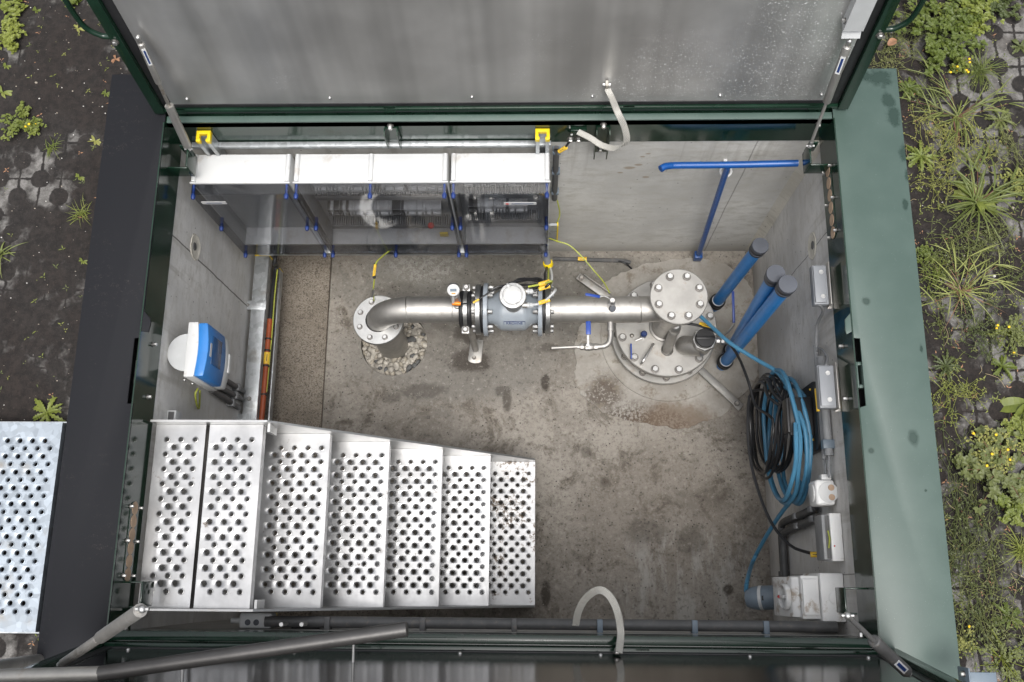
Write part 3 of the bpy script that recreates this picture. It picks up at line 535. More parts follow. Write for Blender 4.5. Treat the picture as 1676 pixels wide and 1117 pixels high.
# folded grey striker plates on the right edges of both lids
q = onN(1402, 40, .05); m = MB().obox(q + vN*.10, (.04, .0025, .14), (V((1,0,0)), nN, vN)).obox(q - vN*.062 + nN*-.014, (.04, .0025, .028), (V((1,0,0)), (nN*.85 + vN*.5).normalized(), (vN*.85-nN*.5).normalized())).obox(q + V((-.042,0,0)) - nN*.024 + vN*.10, (.0025, .026, .14), (V((1,0,0)), nN, vN)); sp_ = m.build('striker_plate', M['grey_plastic'], lidN); bolt(q+V((-.046,0,0))-nN*.02 - vN*.0, (-1,0,0), .009, .014, sp_)
q = py(1588, 1112, -.345); m = MB().obox((q.x-.022, q.y, q.z), (.003, .045, .05)).obox((q.x+.030, q.y-.02, q.z+.047), (.050, .05, .003)).box(1.489, q.x-.018, q.y-.044, q.y-.036, q.z-.04, q.z-.005); spS = m.build('striker_plate', M['plug'], lidS, bevel=.002); bolt((q.x-.026, q.y+.02, q.z+.01), (-1,0,0), .009, .014, spS); bolt((q.x-.026, q.y-.02, q.z+.01), (-1,0,0), .009, .014, spS)
for x in (578, 298):
    a = onS(x, 1084 if x > 400 else 1116, .002); MB().cyl(a, a + nS*.085, .006, n=10).build('stay_rod', M['bolt'], lidS)

# ---------------------------------------------------------------- gas struts
def strut(label, a, b, split, r_a, r_b, rod_len, lab, gm='steel'):
    a, b = V(a), V(b); r = thing('gas_strut', label, 'gas strut', a, 'gas struts holding the lids open'); d = (b-a); L = d.length; d.normalize()
    s0, s1 = split
    MB().cyl(a + d*.02, a + d*L*s0, r_a).build('sleeve' if r_a > .012 else 'piston_rod', M[gm], r)
    if s1 > s0: MB().cyl(a + d*(L*s0), a + d*L*s1, min(r_a, r_b)*.55).build('piston_rod', M['bolt_dull'], r)
    bd = MB().lathe(a + d*L*s1, d, [(0,0),(r_b*.8,0),(r_b,.006),(r_b,L*(.95-s1)),(r_b*.7,L*(.95-s1)+.006),(0,L*(.95-s1)+.006)], 20).build('cylinder', M[gm], r)
    if lab:
        u, w, _ = frame_of(d); tocam = (EYE-(a+d*L*.7)); sd_ = (tocam - d*tocam.dot(d)).normalized(); sx_ = d.cross(sd_); c = a + d*L*(s1+(.95-s1)*.72) + sd_*r_b*.98
        st = MB().obox(c, (.045, r_b*.55, .0012), (d, sx_, sd_)).build('sticker', M['white'], bd); MB().obox(c+sd_*.0014, (.036, r_b*.28, .0006), (d, sx_, sd_)).build('print', M['ink'], bd)
    for e, dd_ in ((a, d), (b, -d)):
        m = MB().ball(e, .013, (1,1,1), 12, 8); m.hexa(e + dd_*.006, dd_, .011, .02); m.build('ball_joint', M['bolt'], r)
    MB().cyl(a - V((math.copysign(.02, a.x)*-1,0,0)), a + V((math.copysign(.02, a.x)*-1,0,0)), .006, n=10).build('pivot_bolt', M['bolt'], r)
strut('gas strut with thick silver sleeve left of the upper lid, beside the cabinets', py(309, 244, 2.09), onN(226, 62, .04), (.42, .62), .021, .015, 0, True, 'steel')
strut('gas strut with thin rod at the right edge of the upper lid', py(1326, 239, 2.07), onN(1390, 68, .04), (.44, .44), .0075, .019, 0, True, 'steel_plate')
strut('dark gas strut at the lower left corner crossing the charcoal plate', py(233, 997, -.08), onS(98, 1089, .04), (.45, .48), .021, .016, 0, False, 'steel')
strut('gas strut with blue sticker at the lower right corner', py(1387, 1008, -.09), onS(1487, 1103, .04), (.40, .40), .009, .022, 0, True, 'grey_dark')

# ---------------------------------------------------------------- aluminium stair
def punched(x0, x1, y0, y1, z, cols, pitx, pity, rows, ma, mb, r_h=.0106, r_o=.0168):
    """plate with staggered real holes: even rows have a raised collar, odd rows a dimple; ma, mb: distance of the last hole from x1"""
    m = MB(); bm = m.bm; yc = (y0+y1)/2; ys_ = [yc + (i-(rows-1)/2)*pity for i in range(rows)]
    def quad(a, b, c, d):
        if b-a > 1e-6 and d-c > 1e-6: m.face([bm.verts.new((a,c,z)), bm.verts.new((b,c,z)), bm.verts.new((b,d,z)), bm.verts.new((a,d,z))])
    quad(x0, x1, y0, ys_[0]-pity/2); quad(x0, x1, ys_[-1]+pity/2, y1); N_ = 16
    for i, y in enumerate(ys_):
        odd = i % 2; mg = mb if odd else ma; nn = cols; xa = x1 - mg - (nn-.5)*pitx
        while xa < x0-1e-6: nn -= 1; xa += pitx
        quad(x0, xa, y-pity/2, y+pity/2); quad(xa+nn*pitx, x1, y-pity/2, y+pity/2)
        for k in range(nn):
            cx_ = xa + (k+.5)*pitx; sq = []
            for a in range(N_):
                t_ = 2*math.pi*(a+.5)/N_; cx2, sy2 = math.cos(t_), math.sin(t_); s_ = 1/max(abs(cx2), abs(sy2)); sq.append([cx2*s_, sy2*s_])
            outer = [bm.verts.new((cx_+q_[0]*pitx/2, y+q_[1]*pity/2, z)) for q_ in sq]
            cv = [bm.verts.new((cx_+c_[0]*pitx/2, y+c_[1]*pity/2, z)) for c_ in ((1,1),(-1,1),(-1,-1),(1,-1))]
            if odd: prof = [(r_o, 0), (r_o*.9, -.0009), (r_h*1.08, -.0038), (r_h*.94, -.008), (r_h*.94, -.012)]
            else: prof = [(r_h*1.46, 0), (r_h*1.36, -.0016), (r_h*1.26, .0008), (r_h*1.06, .0012), (r_h*.92, -.001), (r_h*.88, -.012)]
            prev = None
            for rr, dz in prof:
                cur = [bm.verts.new((cx_+rr*math.cos(2*math.pi*(a+.5)/N_), y+rr*math.sin(2*math.pi*(a+.5)/N_), z+dz)) for a in range(N_)]
                if prev is None:
                    for a in range(N_):
                        b = (a+1) % N_
                        if a in (1, 5, 9, 13): m.face([outer[a], cv[(a-1)//4], outer[b], cur[b], cur[a]])
                        else: m.face([outer[a], outer[b], cur[b], cur[a]])
                else: m.bridge(prev, cur)
                prev = cur
    return m
# corner vertices: with N=16 offset half a step the diagonal lies between samples 1|2, 5|6, 9|10, 13|14
stair = thing('metal_stair', 'aluminium stair with punched treads descending into the pit', 'stairs', (-1, .3, ZF))
Y0, Y1 = -.118, .728
def tread(xa, xb, z, cols, rows, mat, par, label=None, pity=.0350, pitx=.0685, yy=(Y0, Y1), ma=.038, mb=.072):
    m = punched(xa, xb, yy[0], yy[1], z, cols, pitx, pity, rows, ma, mb); bmesh.ops.recalc_face_normals(m.bm, faces=m.bm.faces)
    up = [f for f in m.bm.faces if abs(f.normal.z) > .99]
    m.box(xb-.002, xb, yy[0], yy[1], z-.05, z-.0002); m.box(xa, xa+.002, yy[0], yy[1], z-.04, z-.0002)
    m.box(xa+.0022, xb-.0022, yy[0]+.001, yy[0]+.004, z-.04, z-.0002); m.box(xa+.0022, xb-.0022, yy[1]-.004, yy[1]-.001, z-.04, z-.0002)
    return m.build('tread', M[mat], par, ang=50)
tread(-1.838, -1.598, -.235, 3, 21, 'tread', stair, ma=.046, mb=.080); tread(-1.580, -1.322, -.235, 3, 21, 'tread', stair, ma=.05, mb=.084)
nx_list = [-1.32, -1.06, -.80, -.545, -.29, -.03]
for i in range(5):
    z = -.235-.27*(i+1); o = tread(nx_list[i]-.088, nx_list[i+1], z, 4, 21, 'tread' if i < 4 else 'tread_soiled', stair)
    if i == 4: o['label'] = 'lowest tread with dark mud spots'
for y0_, nm in ((Y1+.001, 'n'), (Y0-.011, 's')):
    zt = -.165; prof = [(-1.842, zt), (-1.285, zt), (-1.275, zt-.01), (-.03, zt-.01-1.335), (-.03, ZF+.002), (-.20, ZF+.002), (-1.33, zt-.33), (-1.842, zt-.28)]
    MB().prism([(x, y0_, z) for x, z in prof], (0, .010, 0)).build('stringer', M['stringer'], stair)
for (y_, s_) in ((Y1-.02, 1), (Y0+.02, -1)):
    MB().obox((-1.285, y_, -.26), (.006, .02, .06)).build('joint_plate', M['stringer'], stair)
# galvanised outer stair beside the hatch
ost = thing('outdoor_step', 'galvanised punched steel step beside the charcoal plate, cut by the left picture edge', 'step', (-2.4, .3, ZG))
qa = pz(103, 692, .0); qb = pz(60, 1035, .0); xr = -2.175; zt_ = .0
m = punched(-2.475, xr, qb.y, qa.y, zt_, 4, .0575, .0355, 22, .042, .071, r_h=.010, r_o=.0125); m.box(xr-.003, xr, qb.y, qa.y, -.07, -.0003); m.box(-2.475, -2.472, qb.y, qa.y, -.07, -.0003); m.box(-2.4718, xr-.0032, qa.y-.003, qa.y, -.06, -.0003); m.box(-2.4718, xr-.0032, qb.y, qb.y+.003, -.06, -.0003); m.build('tread', M['galv_light'], ost, ang=50)
m = punched(-2.80, -2.487, qb.y, qa.y, zt_, 4, .0575, .0355, 22, .042, .071, r_h=.010, r_o=.0125); m.box(-2.49, -2.487, qb.y, qa.y, -.07, -.0003); m.build('tread', M['galv_light'], ost, ang=50)
m = MB().box(-2.84, xr+.012, qa.y+.0005, qa.y+.006, ZG-.03, -.012).build('side_rail', M['galv'], ost); m = MB().box(-2.84, xr+.012, qb.y-.006, qb.y-.0005, ZG-.03, -.012).build('side_rail', M['galv'], ost)
# handrail
hr = thing('handrail', 'thick grey steel handrail tube crossing the lower left corner in front', 'handrail', pz(-150, 1112, .0))
zr = .85; a_, b_, c_ = pz(-150, 1113, zr), pz(163, 1103, zr), pz(667, 1030, zr)
MB().lathe(b_, c_-b_, [(0,0),(.0255,0),(.0255,(c_-b_).length-.003),(.022,(c_-b_).length),(0,(c_-b_).length)], 28).build('rail', M['rail'], hr)
MB().cyl(a_, b_ + (b_-a_).normalized()*.003, .0255, n=28).build('rail', M['steel_plate'], hr); MB().cyl(a_, V((a_.x, a_.y, ZG)), .0255, n=28).build('post', M['steel'], hr)
MB().cyl(V((a_.x, a_.y, ZG+.002)), V((a_.x, a_.y, ZG+.014)), .06).build('foot_plate', M['galv'], hr)

# ================================================================ equipment
def cable(name, label, pts, r, mat, cat='cable', group=None, n=8, sub=6):
    o = MB().tube(pts, r, n, sub).build(name, M[mat], origin=pts[0]); return tag(o, label, cat, group)
def tagsleeve(p, d, L, r, par):
    """yellow printed sleeve on a cable"""
    p, d = V(p), V(d).normalized(); s_ = MB().cyl(p-d*L/2, p+d*L/2, r, n=12).build('cable_tag', M['tagyel'], par)
    up = (EYE-p); up = (up - d*up.dot(d)).normalized(); MB().obox(p+up*r*1.01, (L*.30, r*.10, .0006), (d, up.cross(d), up)).build('print', M['black'], s_)
def hexring(c, d, R, n, r, h, par, a0=0.0, mat='bolt', name='bolt'):
    u, w, dd = frame_of(d)
    for i in range(n):
        a = a0 + 2*math.pi*i/n; bolt(V(c)+u*R*math.cos(a)+w*R*math.sin(a), d, r, h, par, mat, name)

# --- strut channel frame of the cabinets on the north wall
sf = thing('channel_frame', 'galvanised channel frame with yellow end caps carrying the wall cabinets', 'mounting frame', (-.85, 2.15, -1.2))
MB().box(-1.80, .055, 2.168, 2.196, -.235, -.205).build('top_rail', M['galv'], sf, bevel=.003)
MB().box(pz(421, 410, -1.172).x, .05, 1.940, 1.992, -1.222, -1.172).build('bottom_rail', M['galv'], sf, bevel=.004)
MB().box(-1.70, -1.66, 1.9925, 2.2, -1.222, -1.182).box(.005, .05, 1.9925, 2.2, -1.222, -1.182).build('side_rail', M['galv'], sf, bevel=.003)
def cprof(c, w, d, t_, g):  # C section opening to the south
    x, y = c; return [(x-w,y+d),(x+w,y+d),(x+w,y-d),(x+g,y-d),(x+g,y-d+t_),(x+w-t_,y-d+t_),(x+w-t_,y+d-t_),(x-w+t_,y+d-t_),(x-w+t_,y-d+t_),(x-g,y-d+t_),(x-g,y-d),(x-w,y-d)]
for xp in (324, 888):
    q = py(xp, 216, 2.155); pf = cprof((q.x, 2.168), .036, .030, .016, .014)
    up_ = MB().prism([(x, y, -1.3) for x, y in cprof((q.x, 2.168), .034, .028, .012, .015)], (0,0,1.3-.115)).build('upright', M['galv'], sf); MB().prism([(x, y, -.114) for x, y in pf], (0,0,.03)).build('end_cap', M['yellow'], up_, bevel=.002)
MB().box(pz(421, 410, -1.172).x-.007, pz(421, 410, -1.172).x-.0005, 1.938, 1.994, -1.224, -1.170).build('end_cap', M['yellow'], sf)
m = MB().box(.052, .10, 2.06, 2.075, -1.30, -1.04).build('end_plate', M['galv'], sf); MB().box(.1005, .108, 2.055, 2.08, -1.302, -1.038).build('edge_trim', M['yellow'], m)
# --- cabinets
ZT, ZB, YB, YM, YF = -.255, -1.165, 2.148, 1.992, 1.925
def cabinet(x0, x1, label, mids, fill):
    r = thing('distribution_cabinet', label, 'electrical cabinet', ((x0+x1)/2, 2.1, ZB), 'white distribution cabinets on the north wall')
    m = MB(); t_ = .006
    m.box(x0, x1, YM, YB, ZT-t_, ZT).box(x0, x1, YM, YB, ZB, ZB+t_).box(x0, x0+t_, YM, YB, ZB+t_, ZT-t_).box(x1-t_, x1, YM, YB, ZB+t_, ZT-t_).box(x0+t_, x1-t_, YB-t_, YB, ZB+t_, ZT-t_)
    body = m.build('housing', M['white'], r, bevel=.0015)
    m = MB()
    for x in (x0+.013, x1-.013) + tuple(mids): m.tube([V((x, YM+.002, ZT+.001)), V((x, YB-.004, ZT+.001))], .013, 12, 1)
    m.box(x0-.004, x1+.004, YM-.008, YM-.0005, ZT-.01, ZT+.008); m.build('ribs', M['white'], body, bevel=.001)
    # smoked cover: five-sided tray
    m = MB(); s_ = .004; a, b = x0+.004, x1-.004
    m.box(a, b, YF, YF+s_, ZB+.004, ZT-.004).box(a, b, YF+s_, YM-.009, ZT-.004-s_, ZT-.004).box(a, a+s_, YF+s_, YM-.009, ZB+.004, ZT-.008).box(b-s_, b, YF+s_, YM-.009, ZB+.004, ZT-.008).box(a+s_, b-s_, YF+s_, YM-.009, ZB+.004, ZB+.008)
    cv = m.build('clear_cover', M['smoke'], r, smooth=False)
    for x in (x0+.014, x1-.014) + tuple(mids):
        for z in (ZT-.012, (ZT+ZB)/2 if x not in mids else None, ZB+.012):
            if z is None: continue
            MB().lathe((x, YM-.010, z), (0,-1,0), [(0,0),(.009,0),(.008,.045),(.010,.052),(.012,.054),(.012,.064),(.009,.078),(0,.079)], 12).build('cover_screw', M['screw_blue'], r, ang=50)
    # inside: wiring ducts, rails, devices
    m = MB(); m.box(x0+.007, x1-.007, 2.10, 2.105, ZB+.01, ZT-.01); m.build('mounting_plate', M['grey_plastic'], r)
    for zc in fill['duct']:
        m = MB(); n = int((x1-x0-.08)/.0135)
        for i in range(n): 
            x = x0+.04+i*.0135; m.box(x, x+.0075, 2.035, 2.0995, zc-.028, zc+.028)
        m.box(x0+.04, x1-.04, 2.03, 2.0345, zc-.022, zc+.022); m.build('wiring_duct', M['grey_conduit'], r)
    for zc, xa, xb in fill['dev']:
        m = MB(); x = xa
        while x < xb-.02:
            w_ = random.choice([.0175, .0175, .0175, .035, .052]); m.mi = random.choice([0, 0, 0, 1, 2]); m.box(x, x+w_-.0015, 2.03, 2.0995, zc-.045, zc+.045); m.box(x+.004, x+w_-.006, 2.015, 2.0295, zc-.014, zc+.014); x += w_
        m.build('breaker_row', [M['white'], M['grey_plastic'], M['grey_dark']], r, bevel=.001)
    return r
c1 = cabinet(-1.802, -1.290, 'left cabinet with smoked cover and small white label, nearest the west wall', (), dict(duct=[], dev=[]))
c2 = cabinet(-1.268, -.476, 'wide middle cabinet with smoked cover and wiring ducts inside', (-.872,), dict(duct=[-.56, -.98], dev=[(-.42, -1.2, -.9), (-.42, -.84, -.5), (-.76, -1.2, -.56)]))
c3 = cabinet(-.458, .048, 'right cabinet with smoked cover and red and white label, next to the bare wall', (), dict(duct=[-.54, -.90], dev=[(-.36, -.40, -.02), (-.72, -.4, -.05)]))
q = py(340, 324, YF-.002); MB().box(q.x-.055, q.x+.075, YF-.0025, YF-.0005, -.375, -.345).build('label', M['white'], c1)
MB().box(q.x-.03, q.x+.05, YF-.0032, YF-.0026, -.364, -.357).build('print', M['ink'], c1)
MB().box(-.19, -.02, YF-.0025, YF-.0005, -.40, -.37).build('label', M['white'], c3); MB().lathe((-.172, YF-.0027, -.385), (0,-1,0), [(0,0.001),(.009,0.001),(.009,0)], 12).build('logo_dot', M['red'], c3)
MB().box(-.15, -.035, YF-.0032, YF-.0026, -.389, -.381).build('print', M['ink'], c3)
MB().ball((-.63, 2.0, -.88), .02).build('indicator_button', M['red'], c2)
MB().box(-.60, -.55, 2.02, 2.029, -1.11, -1.06).build('warning_sign', M['yellow'], c2)
# conduit and earth wires right of the cabinets
cn = thing('wall_conduit', 'dark vertical conduit on the north wall right of the cabinets', 'conduit', (.085, 2.18, -1))
MB().cyl((.083, 2.18, -.27), (.083, 2.18, -.92), .016).build('tube', M['grey_dark'], cn)
for z in (-.3, -.55, -.82): MB().box(.064, .106, 2.165, 2.203, z-.012, z+.012).build('clip', M['plug'], cn)
q0, q1 = V((.075, 2.165, -.25)), py(934, 230, 2.165)
ew = cable('earth_wire', 'short earth wire with yellow tag from cabinet to the skirt bolt', [q0, (q0+q1)/2+V((0,-.02,-.01)), q1], .006, 'cable_black', 'wire'); tagsleeve((q0+q1)/2+V((0,-.02,-.01)), q1-q0, .055, .011, ew)
cable('earth_wire', 'green-yellow wire curving beside the right cabinet down the wall', [V((.10, 2.17, -.92)), V((.115, 2.12, -1.02)), V((.085, 2.07, -1.10))], .004, 'greenyellow', 'wire')
# low conduit along the foot of the north wall
wc = thing('floor_conduit', 'thin dark conduit with yellow tag along the foot of the north wall', 'conduit', pz(905, 424, -1.82))
a, b = pz(906, 424, -1.862), pz(1022, 427, -1.862); MB().tube([a, b, b+V((.04, -.01, -.012))], .014, 10, 1).build('tube', M['grey_dark'], wc); tagsleeve(pz(953, 424.5, -1.861), b-a, .06, .0155, wc)
a = pz(1010, 427, -1.858); MB().tube([a, a+V((.05, -.02, .01)), a+V((.10, -.05, -.02))], .006, 8).build('wire', M['cable_black'], wc)
# --- cable hub at the end of the bottom rail
hub = thing('cable_outlet', 'grey hose with yellow gland ring feeding cables down to the flow meter', 'cable outlet', py(897, 432, 1.95))
h0, h1, h2 = V((-.12, 1.975, -1.185)), py(890, 407, 1.955), py(897, 432, 1.90)
MB().tube([h0, V((h1.x-.03, 1.972, -1.185)), h1, h2], .022, 14).build('hose', M['grey_conduit'], hub)
dirn = (h2-h1).normalized(); MB().lathe(h2-dirn*.012, dirn, [(.016,0),(.030,0),(.032,.02),(.026,.034),(.016,.034),(.016,0)], 20).build('gland_ring', M['yellow'], hub)

# --- left elbow pipe
AY, AZ, PR = 1.572, -1.145, .078
elb = thing('steel_elbow_pipe', 'stainless elbow pipe rising from the pebbles with a bolted flange', 'pipe', (-.99, 1.55, ZF))
ex = -.985; ey = 1.552; R_ = .20; pts = []
for i in range(13):
    a = math.pi/2*i/12; pts.append(V((ex+R_*(1-math.cos(a)), ey+(AY-ey)*(i/12), AZ-R_+R_*math.sin(a))))
m = MB(); m.tube([V((ex, ey, AZ-R_-.10))]+pts, PR, 40, 1); m.build('elbow', M['steel'], elb, ang=50)
xe_ = px(756, 508, 0).x if False else pz(757, 508, AZ).x
MB().cyl((pts[-1].x, AY, AZ), (xe_, AY, AZ), PR-.0004, n=40).build('straight_pipe', M['steel'], elb, ang=50)
for wx in (pts[-1].x, pz(742, 508, AZ).x): MB().lathe((wx-.003, AY, AZ), (1,0,0), [(PR-.001,0),(PR+.0022,.002),(PR+.0022,.004),(PR-.001,.006)], 40).build('weld_seam', M['steel_plate'], elb)
zf = -1.315; MB().lathe((ex, ey, zf), (0,0,1), [(.075,0),(.152,0),(.155,.003),(.155,.021),(.152,.024),(.079,.024)], 56).build('flange', M['steel_bright'], elb, ang=30)
MB().lathe((ex, ey, zf-.028), (0,0,1), [(.075,0),(.150,0),(.152,.002),(.152,.022),(.15,.0245),(.075,.0245)], 56).build('flange', M['steel_plate'], elb, ang=30)
MB().lathe((ex, ey, zf-.004), (0,0,1), [(.075,0),(.132,0),(.132,.004),(.075,.004)], 40).build('gasket', M['black'], elb)
hexring((ex, ey, zf+.024), (0,0,1), .120, 8, .0125, .017, elb, math.pi/8); MB().cyl((ex, ey, zf-.03), (ex, ey, ZF-.06), .10, n=40).build('riser', M['steel'], elb, ang=50)
# earth wire on the flange
f0 = py(609, 488, 1.67); e0 = py(641, 408, 1.95)
ew = cable('earth_wire', 'earth wire with yellow tag bonding the left flange to the cabinet frame', [e0, py(626, 420, 1.88), py(615, 432, 1.82), py(613, 455, 1.75), py(611, 476, 1.70), V((ex-.03, ey+.12, zf+.032))], .0045, 'greenyellow', 'wire', n=8)
tagsleeve(py(613, 443, 1.785), py(612, 455, 1.75)-py(615, 432, 1.82), .075, .0085, ew)
for (x, y) in ((614.5, 433), (612.5, 454)): 
    c = py(x, y, 1.82 if y < 440 else 1.75); MB().ball(c, .011, (1,1,1), 8, 6).build('crimp', M['black'], ew)
MB().cyl(py(609, 486, 1.665), py(611, 474, 1.695), .008).build('cable_shoe', M['bolt'], ew)
# --- pressure gauge
pg = thing('pressure_gauge', 'small round digital pressure gauge with orange plug on the pipe', 'gauge', (pz(746, 500, AZ+.07)))
g0 = V((pz(749, 508, AZ+.05).x, AY-.0, AZ+.07)); gt = py(744, 482, AY+.02)
MB().lathe(g0, gt-g0, [(0,0),(.020,0),(.020,.02),(.014,.024),(.014,.05),(.027,.055),(.027,(gt-g0).length),(0,(gt-g0).length)], 20).build('body', M['steel'], pg)
dc = py(742, 475, AY+.02); dn = (EYE-dc).normalized(); dn = (dn + V((0,-.25,0))).normalized()
hd = MB().lathe(dc - dn*.03, dn, [(0,0),(.030,0),(.037,.008),(.037,.028),(.034,.032),(0,.0325)], 32).build('head', M['steel_bright'], pg)
u_ = V((1,0,0)); u_ = (u_-dn*u_.dot(dn)).normalized(); w_ = dn.cross(u_)
MB().lathe(dc+dn*.003, dn, [(0,.001),(.031,.001),(.031,0)], 28).build('dial', M['white'], pg)
MB().obox(dc+dn*.0045-w_*.0, (.018, .008, .0008), (u_, w_, dn)).build('display', M['plug'], pg); MB().obox(dc+dn*.0045-w_*.019, (.011, .0035, .0008), (u_, w_, dn)).build('print', M['orange'], pg)
a, b = pz(740, 496.5, -.965), pz(756, 497.5, -.965); MB().lathe(a, b-a, [(0,0),(.010,0),(.0125,.006),(.0125,.035),(.010,.05),(0,.05)], 14).build('connector', M['orange'], pg); MB().cyl(dc-dn*.02-w_*.03, a+V((.006,0,0)), .008).build('connector', M['white'], pg)
cable('signal_cable', 'thin black cable from the orange gauge plug over the left meter flange', [b-V((.01,0,0)), pz(765, 497, -.985), pz(777, 494, -.995), pz(790, 486, -.985), pz(803, 478, -.985), pz(818, 472, -.99), pz(835, 463, -1.0), pz(855, 458, -1.02)], .0048, 'cable_black')
q = pz(777, 493, -1.0); ob = MB().tube([pz(774, 496, -.995), pz(784, 490, -.988)], .006, 8, 1).build('cable_tag', M['tagyel'], pg)

# --- coupling clamp with support foot
cl = thing('pipe_support', 'pipe clamp with rubber sleeve on a slanted steel leg and foot plate', 'pipe support', pz(778, 580, ZF))
xc = pz(763, 508, AZ).x
MB().lathe((xc-.036, AY, AZ), (1,0,0), [(PR,0),(PR+.030,.0),(PR+.034,.006),(PR+.034,.020),(PR+.028,.024),(PR+.028,.048),(PR+.034,.052),(PR+.034,.066),(PR+.030,.072),(PR,.072)], 44).build('rubber_sleeve', M['black'], cl)
MB().lathe((xc-.012, AY, AZ), (1,0,0), [(PR+.02,0),(PR+.035,.001),(PR+.035,.023),(PR+.02,.024)], 44).build('clamp_band', M['steel_bright'], cl)
for sy, dz in ((-1, 0), (1, 0)):
    c = V((xc, AY+sy*(PR+.052), AZ+dz+.01)); MB().obox(c, (.022, .020, .012)).build('clamp_lug', M['bolt'], cl, bevel=.002); bolt(c+V((0,0,.012)), (0,0,1), .0135, .018, cl)
ft = pz(778, 572, ZF+.02); tp = V((xc+.01, AY-.05, AZ-PR)); MB().cyl(V((ft.x, ft.y, ZF+.012)), tp, .021).build('leg', M['steel'], cl)
a, b = pz(781, 556, ZF+.012), pz(777, 590, ZF+.012); dv = (b-a).normalized(); sv_ = V((-dv.y, dv.x, 0)); hw = .045; pl = []
for i in range(9): t_ = math.pi*i/8; pl.append(b + sv_*hw*math.cos(t_)*1.0 + dv*hw*.45*math.sin(t_))
pl += [a - sv_*hw*.95, a + sv_*hw*.95]
MB().prism([p - V((0,0,.0115)) for p in pl], (0,0,.012)).build('foot_plate', M['steel_plate'], cl, bevel=.002); bolt(pz(776, 586, ZF+.0125), (0,0,1), .010, .022, cl, 'bolt_dull')

# --- flow meter
fm = thing('flow_meter', 'blue-grey electromagnetic flow meter with round silver terminal head and yellow tagged cables', 'flow meter', pz(842, 508, AZ-.15))
xl, xr_ = pz(796, 508, AZ).x, pz(884, 508, AZ).x; FR = .158
def vflange(x, w, R, mat, name, par): return MB().lathe((x-w/2, AY, AZ), (1,0,0), [(PR,0),(R-.003,0),(R,.003),(R,w-.003),(R-.003,w),(PR,w)], 56).build(name, M[mat], par, ang=30)
vflange(xl, .026, FR, 'meter', 'flange', fm); vflange(xr_, .026, FR, 'meter', 'flange', fm)
L = xr_-xl; m = MB().lathe((xl+.013, AY, AZ), (1,0,0), [(.085,0),(.088,.03),(.112,.062),(.122,.075),(.124,.09),(.124,L-.116),(.122,L-.10),(.112,L-.088),(.088,L-.056),(.085,L-.026)], 56); m.build('body', M['meter'], fm, ang=40)
xm = (xl+xr_)/2; hz = AZ+.235; hp = py(839, 484, AY-.0); hp = V((hp.x, AY+.005, hp.z)); 
MB().cyl((hp.x, AY, AZ+.1), (hp.x, hp.y, hp.z-.06), .052, n=32).build('neck', M['steel'], fm)
head = MB().lathe((hp.x, hp.y, hp.z-.075), (0,-.05,1), [(0,0),(.050,0),(.066,.010),(.070,.02),(.070,.048),(.075,.050),(.077,.054),(.077,.066),(.073,.071),(.058,.072),(.056,.068),(.052,.068),(.050,.073),(0,.0745)], 48).build('terminal_head', M['steel_bright'], fm, ang=25)
for i in range(8):
    a = math.pi/8+math.pi/4*i; bolt((hp.x+.0665*math.cos(a), hp.y+.0665*math.sin(a), hp.z-.005), (0,0,1), .0052, .006, head, washer=False)
for a in (math.radians(115), math.radians(-60)): MB().obox((hp.x+.063*math.cos(a), hp.y+.063*math.sin(a), hp.z-.001), (.011, .007, .006), (V((math.cos(a), math.sin(a), 0)), V((-math.sin(a), math.cos(a), 0)), V((0,0,1)))).build('lid_lug', M['steel_bright'], head, bevel=.001)
glands = []
for dy in (.030, -.052):
    a = V((hp.x+.055, hp.y+dy, hp.z-.035)); MB().lathe(a, (1,0,0), [(0,0),(.017,0),(.017,.028),(0,.028)], 18).build('cable_boss', M['steel'], head)
    MB().lathe(a+V((.028,0,0)), (1,0,0), [(0,0),(.017,0),(.017,.010),(.0135,.012),(.0155,.014),(.015,.026),(.010,.034),(0,.035)], 12).build('cable_gland', M['grey_plastic'], head, ang=30); glands.append(a+V((.062,0,0)))
nb = MB().obox((xm+.01, AY-.104, AZ+.078), (.062, .0012, .0115), (V((1,0,0)), V((0,-.80,.60)), V((0,.60,.80))))
npl = nb.build('name_plate', M['ink'], fm)
nrm = V((0,-.80,.60)); upv = V((0,.60,.80)); ctr = V((xm+.01, AY-.104, AZ+.078))
MB().obox(ctr+nrm*.0013, (.0605, .0010, .0100), (V((1,0,0)), nrm, upv)).build('plate_face', M['meter'], npl)
def text(body, c, xd, yd, size, mat, parent, name='lettering', ext=.0006):
    cu = bpy.data.curves.new(name, 'FONT'); cu.body = body; cu.size = size; cu.align_x = 'CENTER'; cu.align_y = 'CENTER'; cu.extrude = ext; cu.offset = size*.012
    t_ = bpy.data.objects.new('t', cu); S.collection.objects.link(t_); dg = bpy.context.evaluated_depsgraph_get(); me_ = bpy.data.meshes.new_from_object(t_.evaluated_get(dg)); bpy.data.objects.remove(t_, do_unlink=True)
    zd = V(xd).normalized().cross(V(yd).normalized()); Mx = Matrix((V(xd).normalized(), V(yd).normalized(), zd)).transposed().to_4x4(); Mx.translation = V(c)
    off = V((0,0,0)); q_ = parent
    while q_ is not None: off += q_.location; q_ = q_.parent
    me_.transform(Matrix.Translation(-off) @ Mx); me_.materials.clear(); me_.materials.append(M[mat]); o_ = bpy.data.objects.new(name, me_); S.collection.objects.link(o_); o_.parent = parent; return o_
text('KROHNE', ctr+nrm*.0026, (1,0,0), upv, .0235, 'ink', npl)
for (xb, d_, n_) in ((xl+.013, 1, 8), (xr_-.013, -1, 8)): hexring((xb, AY, AZ), (d_,0,0), .130, n_, .0125, .030, fm, math.pi/8)
